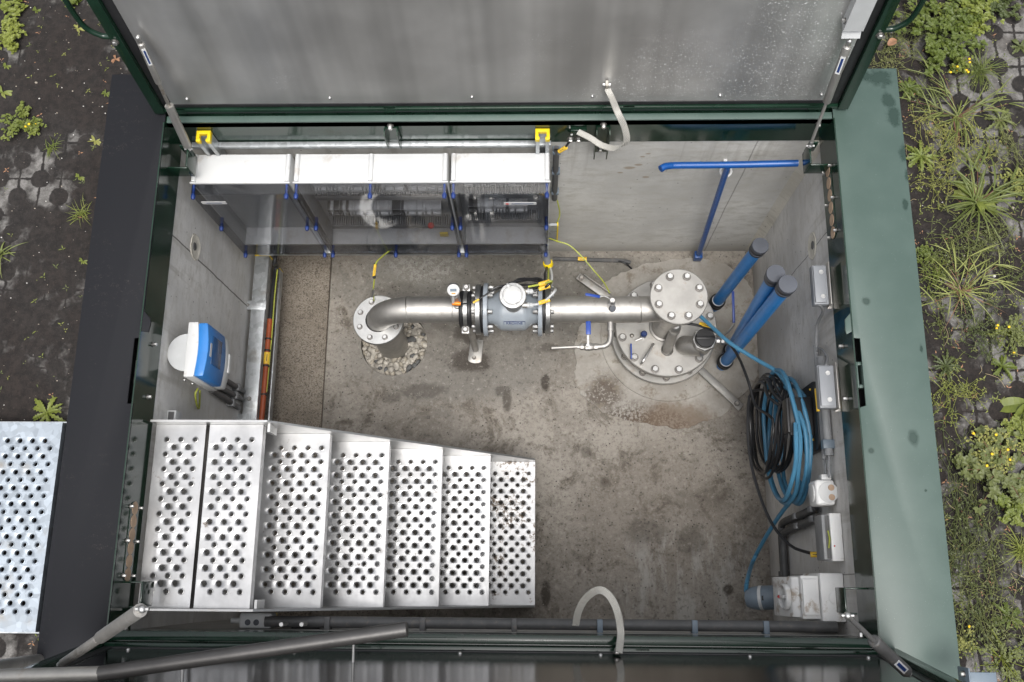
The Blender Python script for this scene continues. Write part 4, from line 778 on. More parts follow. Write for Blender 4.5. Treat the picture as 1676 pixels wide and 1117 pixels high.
# counter flanges: left loose flange belongs to the coupling, right one to the outlet pipe
vflange(xl-.045, .030, .150, 'steel_bright', 'counter_flange', cl); vflange(xl-.0215, .013, .140, 'black', 'gasket', cl); hexring((xl-.061, AY, AZ), (-1,0,0), .128, 8, .0115, .020, cl, math.pi/8)
MB().cyl((xl-.095, AY, AZ), (xl-.061, AY, AZ), PR+.008, n=40).build('stub', M['steel'], cl)

# --- outlet pipe to the well head
op = thing('steel_outlet_pipe', 'straight stainless pipe from the flow meter to the well head', 'pipe', pz(980, 520, ZF))
vflange(xr_+.045, .028, .150, 'steel_bright', 'flange', op); vflange(xr_+.022, .013, .140, 'black', 'gasket', op); hexring((xr_+.060, AY, AZ), (1,0,0), .128, 8, .0115, .020, op, math.pi/8)
WX, WY = .803, 1.596
xw = pz(1047, 508, AZ).x; MB().cyl((xr_+.058, AY, AZ), (xw, AY, AZ), PR, n=40).build('tube', M['steel'], op, ang=50)
MB().lathe((xw-.003, AY, AZ), (1,0,0), [(PR-.001,0),(PR+.0025,.002),(PR+.0025,.004),(PR-.001,.006)], 40).build('weld_seam', M['steel_plate'], op)
q = pz(1000, 500, AZ+.08); tv = thing('sampling_valve', 'small steel valve with blue lever and grey knob on top of the pipe', 'valve', V((q.x, AY, AZ+PR)))
s0 = V((q.x, AY-.005, AZ+PR-.01)); MB().lathe(s0, (0,.05,1), [(0,0),(.016,0),(.016,.03),(.020,.032),(.020,.075),(.014,.08),(.014,.12),(0,.12)], 16).build('body', M['bolt'], tv); MB().lathe(s0+V((.004,-.02,.045)), (0.1,-.5,1), [(0,0),(.018,0),(.021,.01),(.018,.022),(0,.024)], 14).build('knob', M['cap_grey'], tv)
a, b = s0+V((-.01, .02, .10)), py(958, 482, AY+.03); mid_ = a.lerp(b, .42); MB().tube([a, a.lerp(b,.25)+V((0,.008,.004)), mid_], .0045, 8).build('lever_rod', M['bolt'], tv); MB().obox((mid_+b)/2, ((b-mid_).length/2, .008, .005), ((b-mid_).normalized(), V((0,1,0)).cross((b-mid_).normalized()).cross((b-mid_).normalized()).normalized() if False else frame_of(b-mid_)[0], frame_of(b-mid_)[1])).build('lever', M['blue_lever'], tv, bevel=.002)
cable('earth_wire', 'long green-yellow wire arching from the cabinets to the sampling valve', [V((.055, 2.03, -1.17)), py(915, 396, 2.0), py(932, 402, 1.98), py(952, 420, 1.92), py(972, 443, 1.84), py(988, 462, 1.76), py(998, 480, 1.68)], .0042, 'greenyellow', 'wire')
# drain branch with blue lever
dvv = thing('drain_valve', 'ball valve with blue lever on the thin drain line below the pipe', 'valve', pz(962, 567, AZ))
zv = AZ-.01; c0 = pz(999, 527, zv); c0.y = AY-PR+.01
MB().lathe(c0, (0,-1,0), [(0,0),(.020,0),(.020,.045),(.023,.047),(.023,.060),(0,.060)], 18).build('socket', M['steel'], dvv)
MB().tube([c0+V((0,-.05,0)), pz(999, 552, zv), pz(996, 562, zv), pz(988, 567, zv), pz(975, 568, zv)], .0165, 14).build('bend', M['steel'], dvv, ang=50)
a, b = pz(978, 568, zv), pz(945, 568, zv); d_ = b-a; L = d_.length; MB().lathe(a, d_, [(0,0),(.021,0),(.021,.02),(.017,.022),(.024,.035),(.026,L*.42),(.024,L*.6),(.017,L*.66),(.021,L*.70),(.021,L*.86),(.013,L*.88),(.013,L),(0,L)], 8).build('valve_body', M['steel'], dvv, ang=20)
a, b = pz(945, 568, zv), pz(903, 570, zv-.01); MB().cyl(a, b, .0095, n=16).build('outlet_tube', M['steel'], dvv); MB().lathe(b, a-b, [(0,-.0005),(.0075,-.0005),(.0075,.002)], 14).build('outlet_mouth', M['black'], dvv)
a, b = pz(962, 566, zv+.03), pz(963, 548, zv+.045); MB().cyl(a - V((0,0,.02)), a + V((0,0,.012)), .010).build('spindle', M['bolt'], dvv); MB().obox((a+b)/2, (.0055, (b-a).length/2, .0018)).build('lever_rod', M['bolt'], dvv); a2, b2 = b, pz(963, 526, zv+.05); MB().obox((a2+b2)/2, (.0145, (b2-a2).length/2, .0045)).build('lever', M['blue_lever'], dvv, bevel=.003)

# --- well head
wh = thing('well_head', 'large round steel well head plate with bolted blind flange on top', 'well head', (WX, WY, ZF))
MB().lathe((WX, WY, -1.655), (0,0,1), [(0,0),(.318,0),(.323,.004),(.323,.038),(.318,.042),(0,.042)], 96).build('cover_plate', M['steel_plate'], wh, ang=30)
MB().lathe((WX, WY, -1.80), (0,0,1), [(.24,0),(.334,0),(.338,.003),(.338,.030),(.334,.033),(.24,.033)], 96).build('lower_flange', M['steel_plate'], wh, ang=30)
MB().cyl((WX, WY, ZF+.03), (WX, WY, -1.656), .235, n=64).build('casing', M['steel'], wh)
hexring((WX, WY, -1.613), (0,0,1), .288, 12, .0195, .024, wh, math.radians(14+90)); hexring((WX, WY, -1.767), (0,0,1), .300, 12, .0165, .026, wh, math.radians(2+90), 'bolt_dull', 'nut')
BZ = -.965; BX, BY = .792, 1.598
MB().cyl((WX-.01, WY, -1.614), (BX, BY, BZ-.05), .084, n=40).build('riser', M['steel'], wh, ang=50)
MB().lathe((BX, BY, BZ-.022), (0,0,1), [(0,0),(.161,0),(.165,.003),(.165,.019),(.161,.022),(0,.022)], 72).build('blind_flange', M['steel_plate'], wh, ang=30)
MB().lathe((BX, BY, BZ-.052), (0,0,1), [(0,0),(.158,0),(.160,.003),(.160,.024),(.158,.026),(0,.026)], 64).build('neck_flange', M['steel'], wh, ang=30)
MB().lathe((BX, BY, BZ-.026), (0,0,1), [(0,0),(.14,0),(.14,.004),(0,.004)], 40).build('gasket', M['black'], wh)
hexring((BX, BY, BZ), (0,0,1), .126, 8, .0175, .022, wh, math.pi/8); hexring((BX, BY, BZ-.053), (0,0,-1), .126, 8, .0175, .022, wh, math.pi/8, 'bolt_dull', 'nut')
m = MB(); m.tube([V((xw, AY, AZ)), V((xw+.06, AY+.004, AZ-.002)), V((xw+.12, AY+.012, AZ-.01)), V((BX, WY, AZ-.02))], PR, 40, 8); m.build('branch', M['steel'], wh, ang=60)
MB().lathe((WX-.01, WY, -1.6135), (0,0,1), [(.084,0),(.100,0),(.096,.008),(.084,.014)], 48).build('weld_seam', M['steel'], wh)
# sensor tube, cap, handle, small valve
a, b = pz(1092, 573, -1.613), pz(1106, 534, -1.36); tb = MB().cyl(a, b, .031, n=28).build('sensor_tube', M['steel'], wh); d_ = (b-a).normalized()
MB().lathe(b-d_*.06, d_, [(0,0),(.033,0),(.036,.006),(.033,.014),(.036,.020),(.036,.045),(.031,.064),(.022,.064),(.020,.05),(0,.05)], 24).build('gland', M['bolt'], tb)
MB().lathe(b+d_*.001, d_, [(0,.002),(.021,.002),(.021,0)], 20).build('seal', M['white'], tb)
MB().lathe(a, (0,0,1), [(.031,0),(.040,0),(.034,.008)], 32).build('weld_seam', M['steel'], wh)
q = py(1107, 521, WY-.05); MB().lathe((q.x, q.y, -1.12), (0,0,1), [(0,0),(.026,0),(.026,.08),(0,.08)], 20).build('rubber_bung', M['black'], wh)
cap_b = pz(1138, 583, -1.613); cb2 = V((cap_b.x+.0, cap_b.y-.0, -1.613)); cb = pz(1148, 572, -1.54)
MB().tube([pz(1121, 566, -1.613), pz(1124, 566, -1.57), pz(1136, 567, -1.53), pz(1150, 568, -1.50)], .062, 30, 6).build('side_branch', M['steel'], wh, ang=50)
ct = pz(1155, 553, -1.36); cbm = V((ct.x-.0, ct.y+.0, -1.56)); MB().lathe(cbm, (0,0,1), [(0,0),(.060,0),(.066,.01),(.066,.115),(.060,.12),(0,.12)], 36).build('cap_body', M['steel'], wh)
MB().lathe(cbm+V((0,0,.12)), (0,0,1), [(0,0),(.072,0),(.074,.006),(.074,.030),(.070,.036),(0,.036)], 8).build('hex_collar', M['steel_bright'], wh, ang=20); bc = MB().lathe(cbm+V((0,0,.156)), (0,0,1), [(0,0),(.060,0),(.060,.036),(.056,.042),(0,.042)], 24).build('black_cap', M['black'], wh, ang=30)
MB().obox(cbm+V((0,0,.202)), (.058, .009, .005)).build('cap_bar', M['black'], bc, bevel=.002)
a, b = pz(1050, 597, -1.610), pz(1068, 566, -1.610); MB().tube([a, a+V((.004,.01,.05)), b+V((-.004,-.01,.05)), b], .0075, 10, 5).build('lifting_handle', M['bolt'], wh)
hv = thing('small_valve', 'tiny black-knobbed vent valve with blue lever standing on the well head plate', 'valve', pz(1052, 552, -1.613))
q = pz(1052, 552, -1.613); MB().lathe(q, (0,0,1), [(0,0),(.020,0),(.020,.02),(.013,.024),(.013,.06),(0,.06)], 16).build('body', M['bolt'], hv); MB().lathe(q+V((0,0,.06)), (0,0,1), [(0,0),(.020,0),(.021,.02),(.014,.03),(0,.03)], 10).build('knob', M['ink'], hv, ang=20)
a, b = q+V((-.012,-.02,.05)), pz(1040, 558, -1.57); MB().tube([a, b], .004, 8, 1).build('lever_rod', M['bolt'], hv); a, b = pz(1034, 563, -1.57), pz(1032, 588, -1.575); MB().obox((a+b)/2, (.0045, (b-a).length/2, .010)).build('lever', M['blue_lever'], hv, bevel=.002)
q = pz(1034, 550, -1.62); MB().ball(q, .016).build('plug_screw', M['bolt_dull'], wh)
# well side valve with upright blue lever
sv2 = thing('side_valve', 'brass-steel side valve with long blue lever between well head and blue pipes', 'valve', pz(1185, 560, -1.6))
q = pz(1180, 556, -1.55); MB().lathe(pz(1172, 558, -1.55), V((1,0,0)), [(0,0),(.022,0),(.022,.02),(.015,.022),(.026,.03),(.026,.05),(.015,.06),(.022,.064),(.022,.09),(0,.09)], 8).build('valve_body', M['bolt'], sv2, ang=20); MB().ball(pz(1190, 560, -1.52), .016).build('nut', M['steel_bright'], sv2)
a, b = pz(1190, 545, -1.45), pz(1201, 532, -1.43); MB().tube([pz(1184, 552, -1.52), a, b, pz(1201, 526, -1.43)], .0055, 8).build('lever_rod', M['bolt'], sv2); a, b = pz(1201, 529, -1.43), pz(1199.5, 477, -1.40); MB().obox((a+b)/2, (.0075, (b-a).length/2, .0075), (V((1,0,0)), (b-a).normalized(), V((1,0,0)).cross((b-a).normalized()))).build('lever', M['blue_lever'], sv2, bevel=.003)
# bracing bars on the floor
def flatbar(label, p0, p1, w, z):
    a, b = pz(*p0, z), pz(*p1, z); d_ = (b-a).normalized(); s_ = V((-d_.y, d_.x, 0)); r = thing('bracing_bar', label, 'flat bar', a)
    MB().obox((a+b)/2, ((b-a).length/2, w, .005), (d_, s_, V((0,0,1)))).obox((a+b)/2 + s_*w + V((0,0,.02)), ((b-a).length/2*.78, .003, .0145), (d_, s_, V((0,0,1)))).build('bar', M['steel_plate'], r, bevel=.002); bolt(a.lerp(b, .10)+V((0,0,.0052)), (0,0,1), .013, .02, r, 'bolt_dull')
flatbar('short steel bracing bar on the floor behind the outlet pipe', (946, 452), (1003, 492), .024, ZF+.06); flatbar('long steel bracing bar bolted to the floor right of the well head', (1213, 668), (1140, 600), .026, ZF+.045)

# --- blue standpipes
def bluepipe(label, base, top, rb=.036):
    B = pz(*base, -1.74); T = py(*top, B.y); T = V((T.x, T.y, T.z)); r = thing('blue_standpipe', label, 'plastic pipe', V((B.x, B.y, ZF+.03)), 'blue standpipes beside the well head')
    d_ = (T-B).normalized(); MB().cyl(V((B.x, B.y, ZF+.005)), B, rb*.93, n=24).build('lower_tube', M['blue_pipe'], r); MB().cyl(B, T-d_*.05, rb, n=28).build('tube', M['blue_pipe'], r, ang=50)
    MB().lathe(B-d_*.045, d_, [(0,0),(rb*1.15,0),(rb*1.35,.008),(rb*1.35,.022),(rb*1.15,.028),(rb*1.15,.036),(rb*1.4,.044),(rb*1.4,.064),(rb*1.2,.072),(rb*.9,.072)], 28).build('union_collar', M['black'], r, ang=30)
    MB().lathe(B+d_*.02, d_, [(rb,0),(rb*1.1,.001),(rb*1.1,.010),(rb,.011)], 28).build('seal_ring', M['grey_plastic'], r)
    cp = MB().lathe(T-d_*.085, d_, [(rb,0),(rb*1.22,.002),(rb*1.22,.018),(rb*1.12,.022),(rb*1.12,.034),(rb*1.26,.038),(rb*1.26,.056),(rb*1.3,.060),(rb*1.3,.080),(rb*1.24,.086),(0,.088)], 36); cp.build('rubber_cap', M['cap_grey'], r, ang=30)
    MB().lathe(T-d_*.089, d_, [(rb*1.01,0),(rb*1.08,0),(rb*1.08,.004),(rb*1.01,.004)], 28).build('seal_ring', M['white'], r)
    MB().lathe(T-d_*.080, d_, [(rb*1.235,0),(rb*1.235,.012)], 36).lathe(T-d_*.046, d_, [(rb*1.27,0),(rb*1.275,.002),(rb*1.275,.014),(rb*1.27,.016)], 36).build('cap_sleeve', M['black'], r)
bluepipe('rearmost blue standpipe with grey cap, nearest the north wall', (1174, 494), (1245, 402))
bluepipe('middle blue standpipe with grey cap, between the other two', (1196, 574), (1270, 448)); bluepipe('front blue standpipe with grey cap and elbow at its foot', (1187, 592), (1290, 465))
# --- blue valve key
vk = thing('valve_key', 'blue steel T-handled valve key leaning on the north wall', 'valve key', py(1143, 424, 2.12))
ft_ = py(1143, 418, 2.14); tp_ = py(1191, 273, 2.10); MB().cyl(ft_, tp_, .0165).build('shaft', M['blue_paint'], vk, ang=50)
MB().obox(ft_+V((0,0,-.02)), (.026, .024, .038)).build('socket', M['blue_paint'], vk, bevel=.004)
hp0 = py(1081, 277, 2.06); MB().tube([hp0, py(1088, 273, 2.075), py(1097, 271.5, 2.085), py(1110, 271, 2.09), py(1200, 270, 2.095), py(1306, 267.5, 2.095)], .018, 16).build('cross_handle', M['blue_paint'], vk, ang=50)
k1 = py(1188, 284, 2.125); MB().lathe(k1+V((0,0,-.008)), (0,0,1), [(.022,0),(.032,0),(.032,.014),(.022,.014),(.022,0)], 24).build('wall_clip', M['white'], None) if False else tag(MB().lathe(k1+V((0,.01,-.008)), (0,0,1), [(.024,0),(.034,0),(.034,.014),(.024,.014),(.024,0)], 24).box(k1.x-.01, k1.x+.01, k1.y+.03, YN, k1.z-.008, k1.z+.006).build('pipe_clip', M['white'], origin=k1), 'white wall clip holding the shaft of the blue valve key', 'clip')

# ================================================================ west wall
tray = thing('cable_tray', 'two galvanised cable channels along the west wall with orange conduit between', 'cable tray', (-1.8, 1.2, -1.6))
a0_, a1_ = px(420, 421, -1.845), px(396, 690, -1.845); zt1 = -1.50; xl1 = pz(417, 425, zt1).x; xr1 = pz(440, 425, zt1).x
yS, yN = pz(400, 720, zt1).y, pz(430, 419, zt1).y
MB().box(xl1, xr1, yS, yN, zt1-.08, zt1).build('channel', M['galv'], tray, bevel=.004)
zt2 = -1.62; xl2, xr2 = xr1+.045, pz(456, 445, zt2).x; yN2 = pz(450, 441, zt2).y
MB().box(xl2, xr2, yS, yN2, zt2-.07, zt2).build('channel', M['galv'], tray, bevel=.004)
MB().box(xl1-.002, xr1+.002, yN, yN+.006, zt1-.082, zt1+.002).build('end_trim', M['yellow'], tray); MB().box(xl2-.002, xr2+.002, yN2, yN2+.006, zt2-.072, zt2+.002).build('end_trim', M['yellow'], tray)
q = pz(417, 500, zt1); MB().box(xl1-.045, xr1+.006, q.y-.03, q.y+.03, zt1+.0005, zt1+.006).build('strap_clip', M['galv'], tray, bevel=.001); bolt((xl1-.02, q.y, zt1+.006), (0,0,1), .008, .010, tray)
q = pz(403, 683, zt1); MB().box(xl1-.035, xr1-.035, q.y-.05, q.y+.02, zt1+.0005, zt1+.010).build('strap_clip', M['galv'], tray, bevel=.001)
q = pz(408, 653, zt1); bolt(q, (0,0,1), .010, .010, tray)
xo = (xr1+xl2)/2+.004; zo = zt1-.035
oc = thing('orange_conduit', 'orange conduit with yellow tag and black ties between the two cable channels', 'conduit', pz(425, 680, zo))
yo0, yo1 = pz(424, 720, zo).y, pz(434, 523, zo).y; MB().tube([V((xo-.006, yo0, zo)), V((xo-.002, (yo0+yo1)/2, zo)), V((xo, yo1, zo))], .017, 14).build('tube', M['orange_conduit'], oc)
for y in (555, 574, 599, 646): c = V((xo-.002, pz(430, y, zo).y, zo)); MB().lathe(c-V((0,.006,0)), (0,1,0), [(.017,0),(.020,.001),(.020,.011),(.017,.012)], 14).ball(c+V((.018,-.004,.006)), .007).build('cable_tie', M['black'], oc)
c = V((xo-.001, pz(430, 587, zo).y, zo)); tagsleeve(c, (0,1,0), .075, .0195, oc)
cable('control_cable', 'black cable dropping from the cabinets into the orange conduit on the west wall', [V((-1.60, 2.0, -1.19)), py(452, 416, 1.96), py(447, 430, 1.90)+V((0,0,-.03)), V((xo+.02, yo1+.36, zo+.02)), V((xo+.004, yo1+.2, zo+.01)), V((xo, yo1-.02, zo))], .012, 'cable_black')
cable('earth_wire', 'thin yellow-green wire running beside the black cable on the west wall', [V((xo+.028, yo1+.33, zo+.015)), V((xo+.022, yo1+.12, zo+.01)), V((xo+.02, yo1-.1, zo)), V((xo+.014, yo0+.3, zo))], .004, 'greenyellow', 'wire')
# --- measuring converter on the west wall
cv = thing('meter_converter', 'blue and white meter converter with display on the west wall', 'meter converter', px(330, 590, -1.7))
tz = -.33; A_, B_ = pz(315, 527, tz), pz(336, 529, tz); C_ = pz(314, 617, tz)
yn, ys_ = A_.y-.0, C_.y; Xf = B_.x; Xb = A_.x; hz_ = .34
def arcbox(x0, x1, z0, z1, bulge, ya, yb, n=10):
    P_ = []
    for i in range(n+1): t_ = i/n; P_.append(V((x1 + bulge*math.sin(math.pi*t_), yb+(ya-yb)*t_, z0)))
    P_ += [V((x0, ya, z0)), V((x0, yb, z0))]; return MB().prism(P_, (0, 0, z1-z0))
arcbox(Xb-.02, Xb+.030, tz-hz_-.02, tz-.0, .012, yn, ys_).build('housing', M['white'], cv, bevel=.006)
arcbox(Xb+.0305, Xb+.078, tz-hz_*.80, tz-.003, .014, yn-.004, ys_+.004).build('front_hood', M['blueface'], cv, bevel=.008)
arcbox(Xb+.0305, Xb+.074, tz-hz_-.015, tz-hz_*.802, .02, yn-.006, ys_+.006).build('terminal_cover', M['grey_plastic'], cv, bevel=.008)
Xq = Xb+.078+.014; yc_ = (yn+ys_)/2
MB().box(Xq-.004, Xq+.0006, yc_-.062, yc_+.085, tz-.20, tz-.06).build('display_window', M['bluedark'], cv, bevel=.002)
MB().box(Xq+.0008, Xq+.002, yc_-.030, yc_+.04, tz-.05, tz-.028).build('name_label', M['white'], cv)
MB().box(Xq-.01, Xq+.005, yc_-.05, yc_+.05, tz-hz_-.008, tz-hz_+.03).build('cover_clip', M['white'], cv, bevel=.003)
for (x, y) in ((302, 622), (315, 628)): MB().ball(px(x, y, Xb-.03), .008).build('screw', M['bolt'], cv)
dz = tz-.01; dc_ = pz(305, 577, dz); rd = (pz(305, 577, dz)-pz(274, 577, dz)).length
jb = thing('mounting_post', 'round pale grey lid behind the blue converter on the west wall', 'mounting post', (dc_.x, dc_.y, dz-.1))
m = MB().lathe((dc_.x, dc_.y, dz-.012), (0,0,1), [(0,0),(rd,0),(rd*1.01,.004),(rd,.012),(0,.012)], 56); m.build('lid', M['grey_plastic'], jb, ang=30)
MB().lathe((dc_.x, dc_.y, dz-.30), (0,0,1), [(0,0),(rd*.8,0),(rd*.8,.287),(0,.287)], 40).build('body', M['grey_plastic'], jb)
for k, (xa, ya_, xb_, yb_) in enumerate(((368, 622, 398, 641), (362, 636, 396, 654), (356, 645, 391, 668))):
    cn = thing('wall_conduit', ('upper', 'middle', 'lower')[k] + ' of three dark conduits running from the converter to the cable channel', 'conduit', px(xa, ya_, XW+.02))
    a, b = px(xa, ya_, XW+.022), px(xb_, yb_, XW+.022); MB().tube([a+V((.0,.0,.1)), a, b], .0165, 12, 1).build('tube', M['grey_dark'], cn); c = a.lerp(b, .62); MB().obox(c, (.022, .022, .014)).build('clip', M['grey_conduit'], cn, bevel=.003)
ew = cable('earth_wire', 'small yellow-green wire loop below the converter on the west wall', [px(324, 636, XW+.05), px(320, 645, XW+.04), px(322, 662, XW+.03), px(326, 668, XW+.01), px(327, 640, XW+.05)], .0055, 'greenyellow', 'wire')
q = px(284, 682, XW+.03); hk = thing('door_contact', 'small grey clamp box on the west wall right above the stair platform', 'clamp box', q); MB().box(XW, XW+.05, q.y-.05, q.y+.03, q.z-.06, q.z+.02).build('body', M['grey_plastic'], hk, bevel=.008); MB().box(XW+.012, XW+.04, q.y-.04, q.y+.02, q.z+.0205, q.z+.026).build('lid', M['grey_dark'], hk, bevel=.002)

# ================================================================ east wall
XI = XE
def limit_switch(label, pL, pR, y0_, y1_, zt_, nx_bolts=True):
    """pL, pR: photo x of the switch box; the folded steel bracket reaches from it to the skirt"""
    a = pz(pL, y0_, zt_); b = pz(pR, y1_, zt_); yt, yb2 = a.y, b.y; x0 = pz(pL, (y0_+y1_)/2, zt_).x; x1 = pz(pR, (y0_+y1_)/2, zt_).x
    r = thing('limit_switch', label, 'limit switch', (x0+.03, (yt+yb2)/2, zt_-.1), 'limit switches on the east wall')
    MB().prism([V((x0, yb2+.006, zt_-.012)), V((x1, yb2+.006, zt_-.012)), V((x1, yt-.006, zt_-.012)), V((x0, yt-.006, zt_-.012))], (0,0,.012)).build('cover', M['switch'], r, bevel=.005)
    MB().box(x0-.003, x1+.012, yb2, yt, zt_-.060, zt_-.0125).build('housing', M['switch'], r, bevel=.004)
    for f in (.18, .80): MB().lathe(V(((x0*.35+x1*.65), yb2+(yt-yb2)*f, zt_)), (0,0,1), [(.011,0),(.011,.003),(.006,.003),(.006,.001),(0,.001)], 16).build('cover_screw', M['bolt'], r)
    X_ = 1.418; m = MB().box(x1+.0125, X_-.0, yb2-.008, yt+.008, zt_-.066, zt_-.061).box(x1+.0125, x1+.0165, yb2-.008, yt+.008, zt_-.0605, zt_+.018)
    m.build('bracket', M['steel'], r, bevel=.0015); return x0, x1, yt, yb2
l1 = limit_switch('upper grey limit switch on a bright folded bracket, just below the pale mortar spot', 1333, 1352, 433, 497, -.17)
l2 = limit_switch('lower grey limit switch on a bright folded bracket with yellow cable tags beside it', 1342, 1364, 597, 667, -.17)
cable('switch_cable', 'grey cable hanging from the upper limit switch down to the wall conduit', [V(((l1[0]+l1[1])/2, l1[3]+.005, -.2)), px(1347, 510, 1.39), px(1338, 530, 1.405), px(1336, 555, 1.41), px(1337, 575, 1.41)], .008, 'grey_conduit', n=10)
cable('switch_cable', 'short grey cable bending from the conduit top into the lower limit switch', [px(1340, 570, 1.41), px(1347, 574, 1.40), px(1354, 585, 1.39), V(((l2[0]+l2[1])/2+.01, l2[2]-.002, -.19))], .007, 'grey_conduit', n=10)
for k, (x_a, y_a, x_b, y_b, r_, lb) in enumerate(((1335, 566, 1350, 752, .013, 'thin grey conduit along the east wall, left one of the pair'), (1344, 584, 1357, 746, .021, 'thick grey conduit along the east wall under the lower limit switch'))):
    cn = thing('wall_conduit', lb, 'conduit', px(x_b, y_b, 1.40)); a, b = px(x_a, y_a, 1.41), px(x_b, y_b, 1.41); MB().cyl(a, b, r_, n=18).build('tube', M['grey_conduit'], cn)
    if k: c = a.lerp(b, .89); MB().obox(c, (.03, .022, .022)).build('clip', M['plug'], cn, bevel=.003)
    MB().tube([b, b.lerp(px(1353 if k == 0 else 1357, 778, 1.40), .5), px(1351 if k == 0 else 1357, 782, 1.40)], .0055, 8).build('cable', M['grey_conduit'], cn)
for x_, lb in ((1338.5, 'a'), (1342.5, 'b')):
    c = px(x_, 655, 1.385); d_ = (px(x_+1.5, 668, 1.385)-px(x_-1.5, 642, 1.385)).normalized()
o_ = cable('tagged_wires', 'two thin black wires with yellow tags left of the lower limit switch', [px(1336, 632, 1.385), px(1340, 672, 1.385)], .0065, 'cable_black', 'wire', sub=1)
for x_, y_ in ((1337.3, 655), (1341.6, 651)): c = px(x_, y_, 1.372); d_ = (px(1345, 672, 1.385)-px(1341, 632, 1.385)); tagsleeve(c, d_, .115, .0085, o_)
# round junction box
jz = px(1370, 806, XE).z; ja, jb_ = pz(1334, 785, jz), pz(1369, 827, jz)
jn = thing('junction_box', 'white round-cornered junction box on the east wall with two knockout discs', 'junction box', ((ja.x+jb_.x)/2, (ja.y+jb_.y)/2, jz-.1))
MB().box(ja.x, max(jb_.x, ja.x+.09), jb_.y, ja.y, jz-.13, jz).build('housing', M['white_dirty'], jn, bevel=.016, seg=4, ang=60)
mx_, my_ = pz(1356, 806, jz).x, (ja.y+jb_.y)/2; MB().lathe((mx_, my_, jz+.0002), (0,0,1), [(0,.002),(.047,.002),(.049,0)], 36).build('top_disc', M['white'], jn); 
for dy in (.022, -.024): MB().lathe((mx_+.014, my_+dy, jz+.0024), (0,0,1), [(.006,.001),(.014,.001),(.0155,0)], 20).lathe((mx_+.014, my_+dy, jz+.0024), (0,0,1), [(0,.0004),(.013,.0004)], 20).build('knockout', M['beige'], jn)
MB().lathe((ja.x-.0005, my_, jz-.065), (-1,0,0), [(.046,0),(.046,.004),(.042,.006),(0,.006)], 36).build('front_lid', M['white'], jn)
MB().box(mx_-.022, mx_+.026, ja.y+.0005, ja.y+.028, jz-.075, jz-.02).build('spout', M['white'], jn, bevel=.004)
# small fuse box
fz = px(1380, 880, XE).z; fa, fb = pz(1357, 840, fz), pz(1380, 919, fz)
fx = thing('fuse_box', 'small white wall box with smoked grey front and short yellow wire', 'fuse box', ((fa.x+fb.x)/2, (fa.y+fb.y)/2, fz-.1))
MB().box(fa.x+.0, XE-.002, fb.y, fa.y, fz-.14, fz).build('housing', M['white_dirty'], fx, bevel=.004)
MB().box(fa.x-.035, fa.x-.0005, fb.y+.006, fa.y-.006, fz-.135, fz-.012).build('smoked_front', M['grey_conduit'], fx, bevel=.005); MB().box(fa.x-.020, fa.x-.002, fb.y+.012, fa.y-.012, fz-.0115, fz-.009).build('window', M['grey_dark'], fx)
MB().tube([V((fa.x-.01, (fa.y+fb.y)/2+.03, fz-.006)), V((fa.x-.006, (fa.y+fb.y)/2-.01, fz-.004)), V((fa.x-.012, fb.y+.06, fz-.006))], .004, 8).build('wire', M['greenyellow'], fx)
q = pz(1366, 894, fz+.001); MB().ball(q, .004).build('status_lamp', M['red'], fx)
# socket-outlet with plug
cz = px(1384, 980, XE).z; sk = thing('power_socket', 'large soiled white interlocked socket outlet with red-marked round handle', 'socket outlet', pz(1330, 980, cz))
ca, cb_ = pz(1341, 938, cz), pz(1384, 1019, cz); yT, yB = ca.y, cb_.y
MB().box(ca.x, XE-.002, yB, yT, cz-.30, cz).build('housing', M['white_dirty'], sk, bevel=.008)
a2 = pz(1308, 944, cz-.04); MB().box(a2.x, ca.x-.0005, yB+.012, yT-.012, cz-.26, cz-.02).build('front_housing', M['white_dirty'], sk, bevel=.006); MB().box(a2.x+.004, ca.x-.008, yB+.030, yT-.028, cz-.0195, cz-.006).build('hinged_flap', M['white_dirty'], sk, bevel=.004)
# sloping front
zA, zB = cz-.05, cz-.30; xa_, xb_ = a2.x-.0005, pz(1272, 980, zB).x
MB().prism([V((xa_, yB+.018, zA)), V((xa_-.03, yB+.018, zA-.03)), V((xb_, yB+.018, zB+.02)), V((xb_, yB+.018, zB-.08)), V((xa_, yB+.018, zB-.08))], (0, (yT-yB)-.036, 0)).build('sloping_front', M['white_dirty'], sk, bevel=.006)
nsl = V((zA-.03-(zB+.02), 0, (xb_-(xa_-.03))*-1)); nsl = V((-(zA-.03-zB-.02), 0, (xa_-.03-xb_))).normalized(); along = V(((xb_-xa_+.03), 0, (zB+.02)-(zA-.03))).normalized()
pc = V((xa_-.03, (yT+yB)/2, zA-.03)).lerp(V((xb_, (yT+yB)/2, zB+.02)), .30)
kn = MB().lathe(pc, nsl, [(0,0),(.058,0),(.062,.003),(.062,.024),(.054,.028),(.050,.012),(0,.010)], 40).build('turn_handle', M['white'], sk, ang=35)
MB().obox(pc+nsl*.020+along*.018, (.042, .009, .010), (along, V((0,1,0)), nsl)).build('grip_bar', M['white'], kn, bevel=.003); MB().prism([pc+nsl*.0305+along*.030+V((0,-.008,0)), pc+nsl*.0305+along*.030+V((0,.008,0)), pc+nsl*.0305+along*.056+V((0,.003,0)), pc+nsl*.0305+along*.056+V((0,-.003,0))], nsl*.002).build('red_pointer', M['red'], kn)
for i in range(5): MB().obox(pc+along*(.070+.012*i)+nsl*.0008+V((0,.0,0)), (.0022, .030 if i % 2 else .022, .0006), (along, V((0,1,0)), nsl)).build('print', M['cap_grey'], sk)
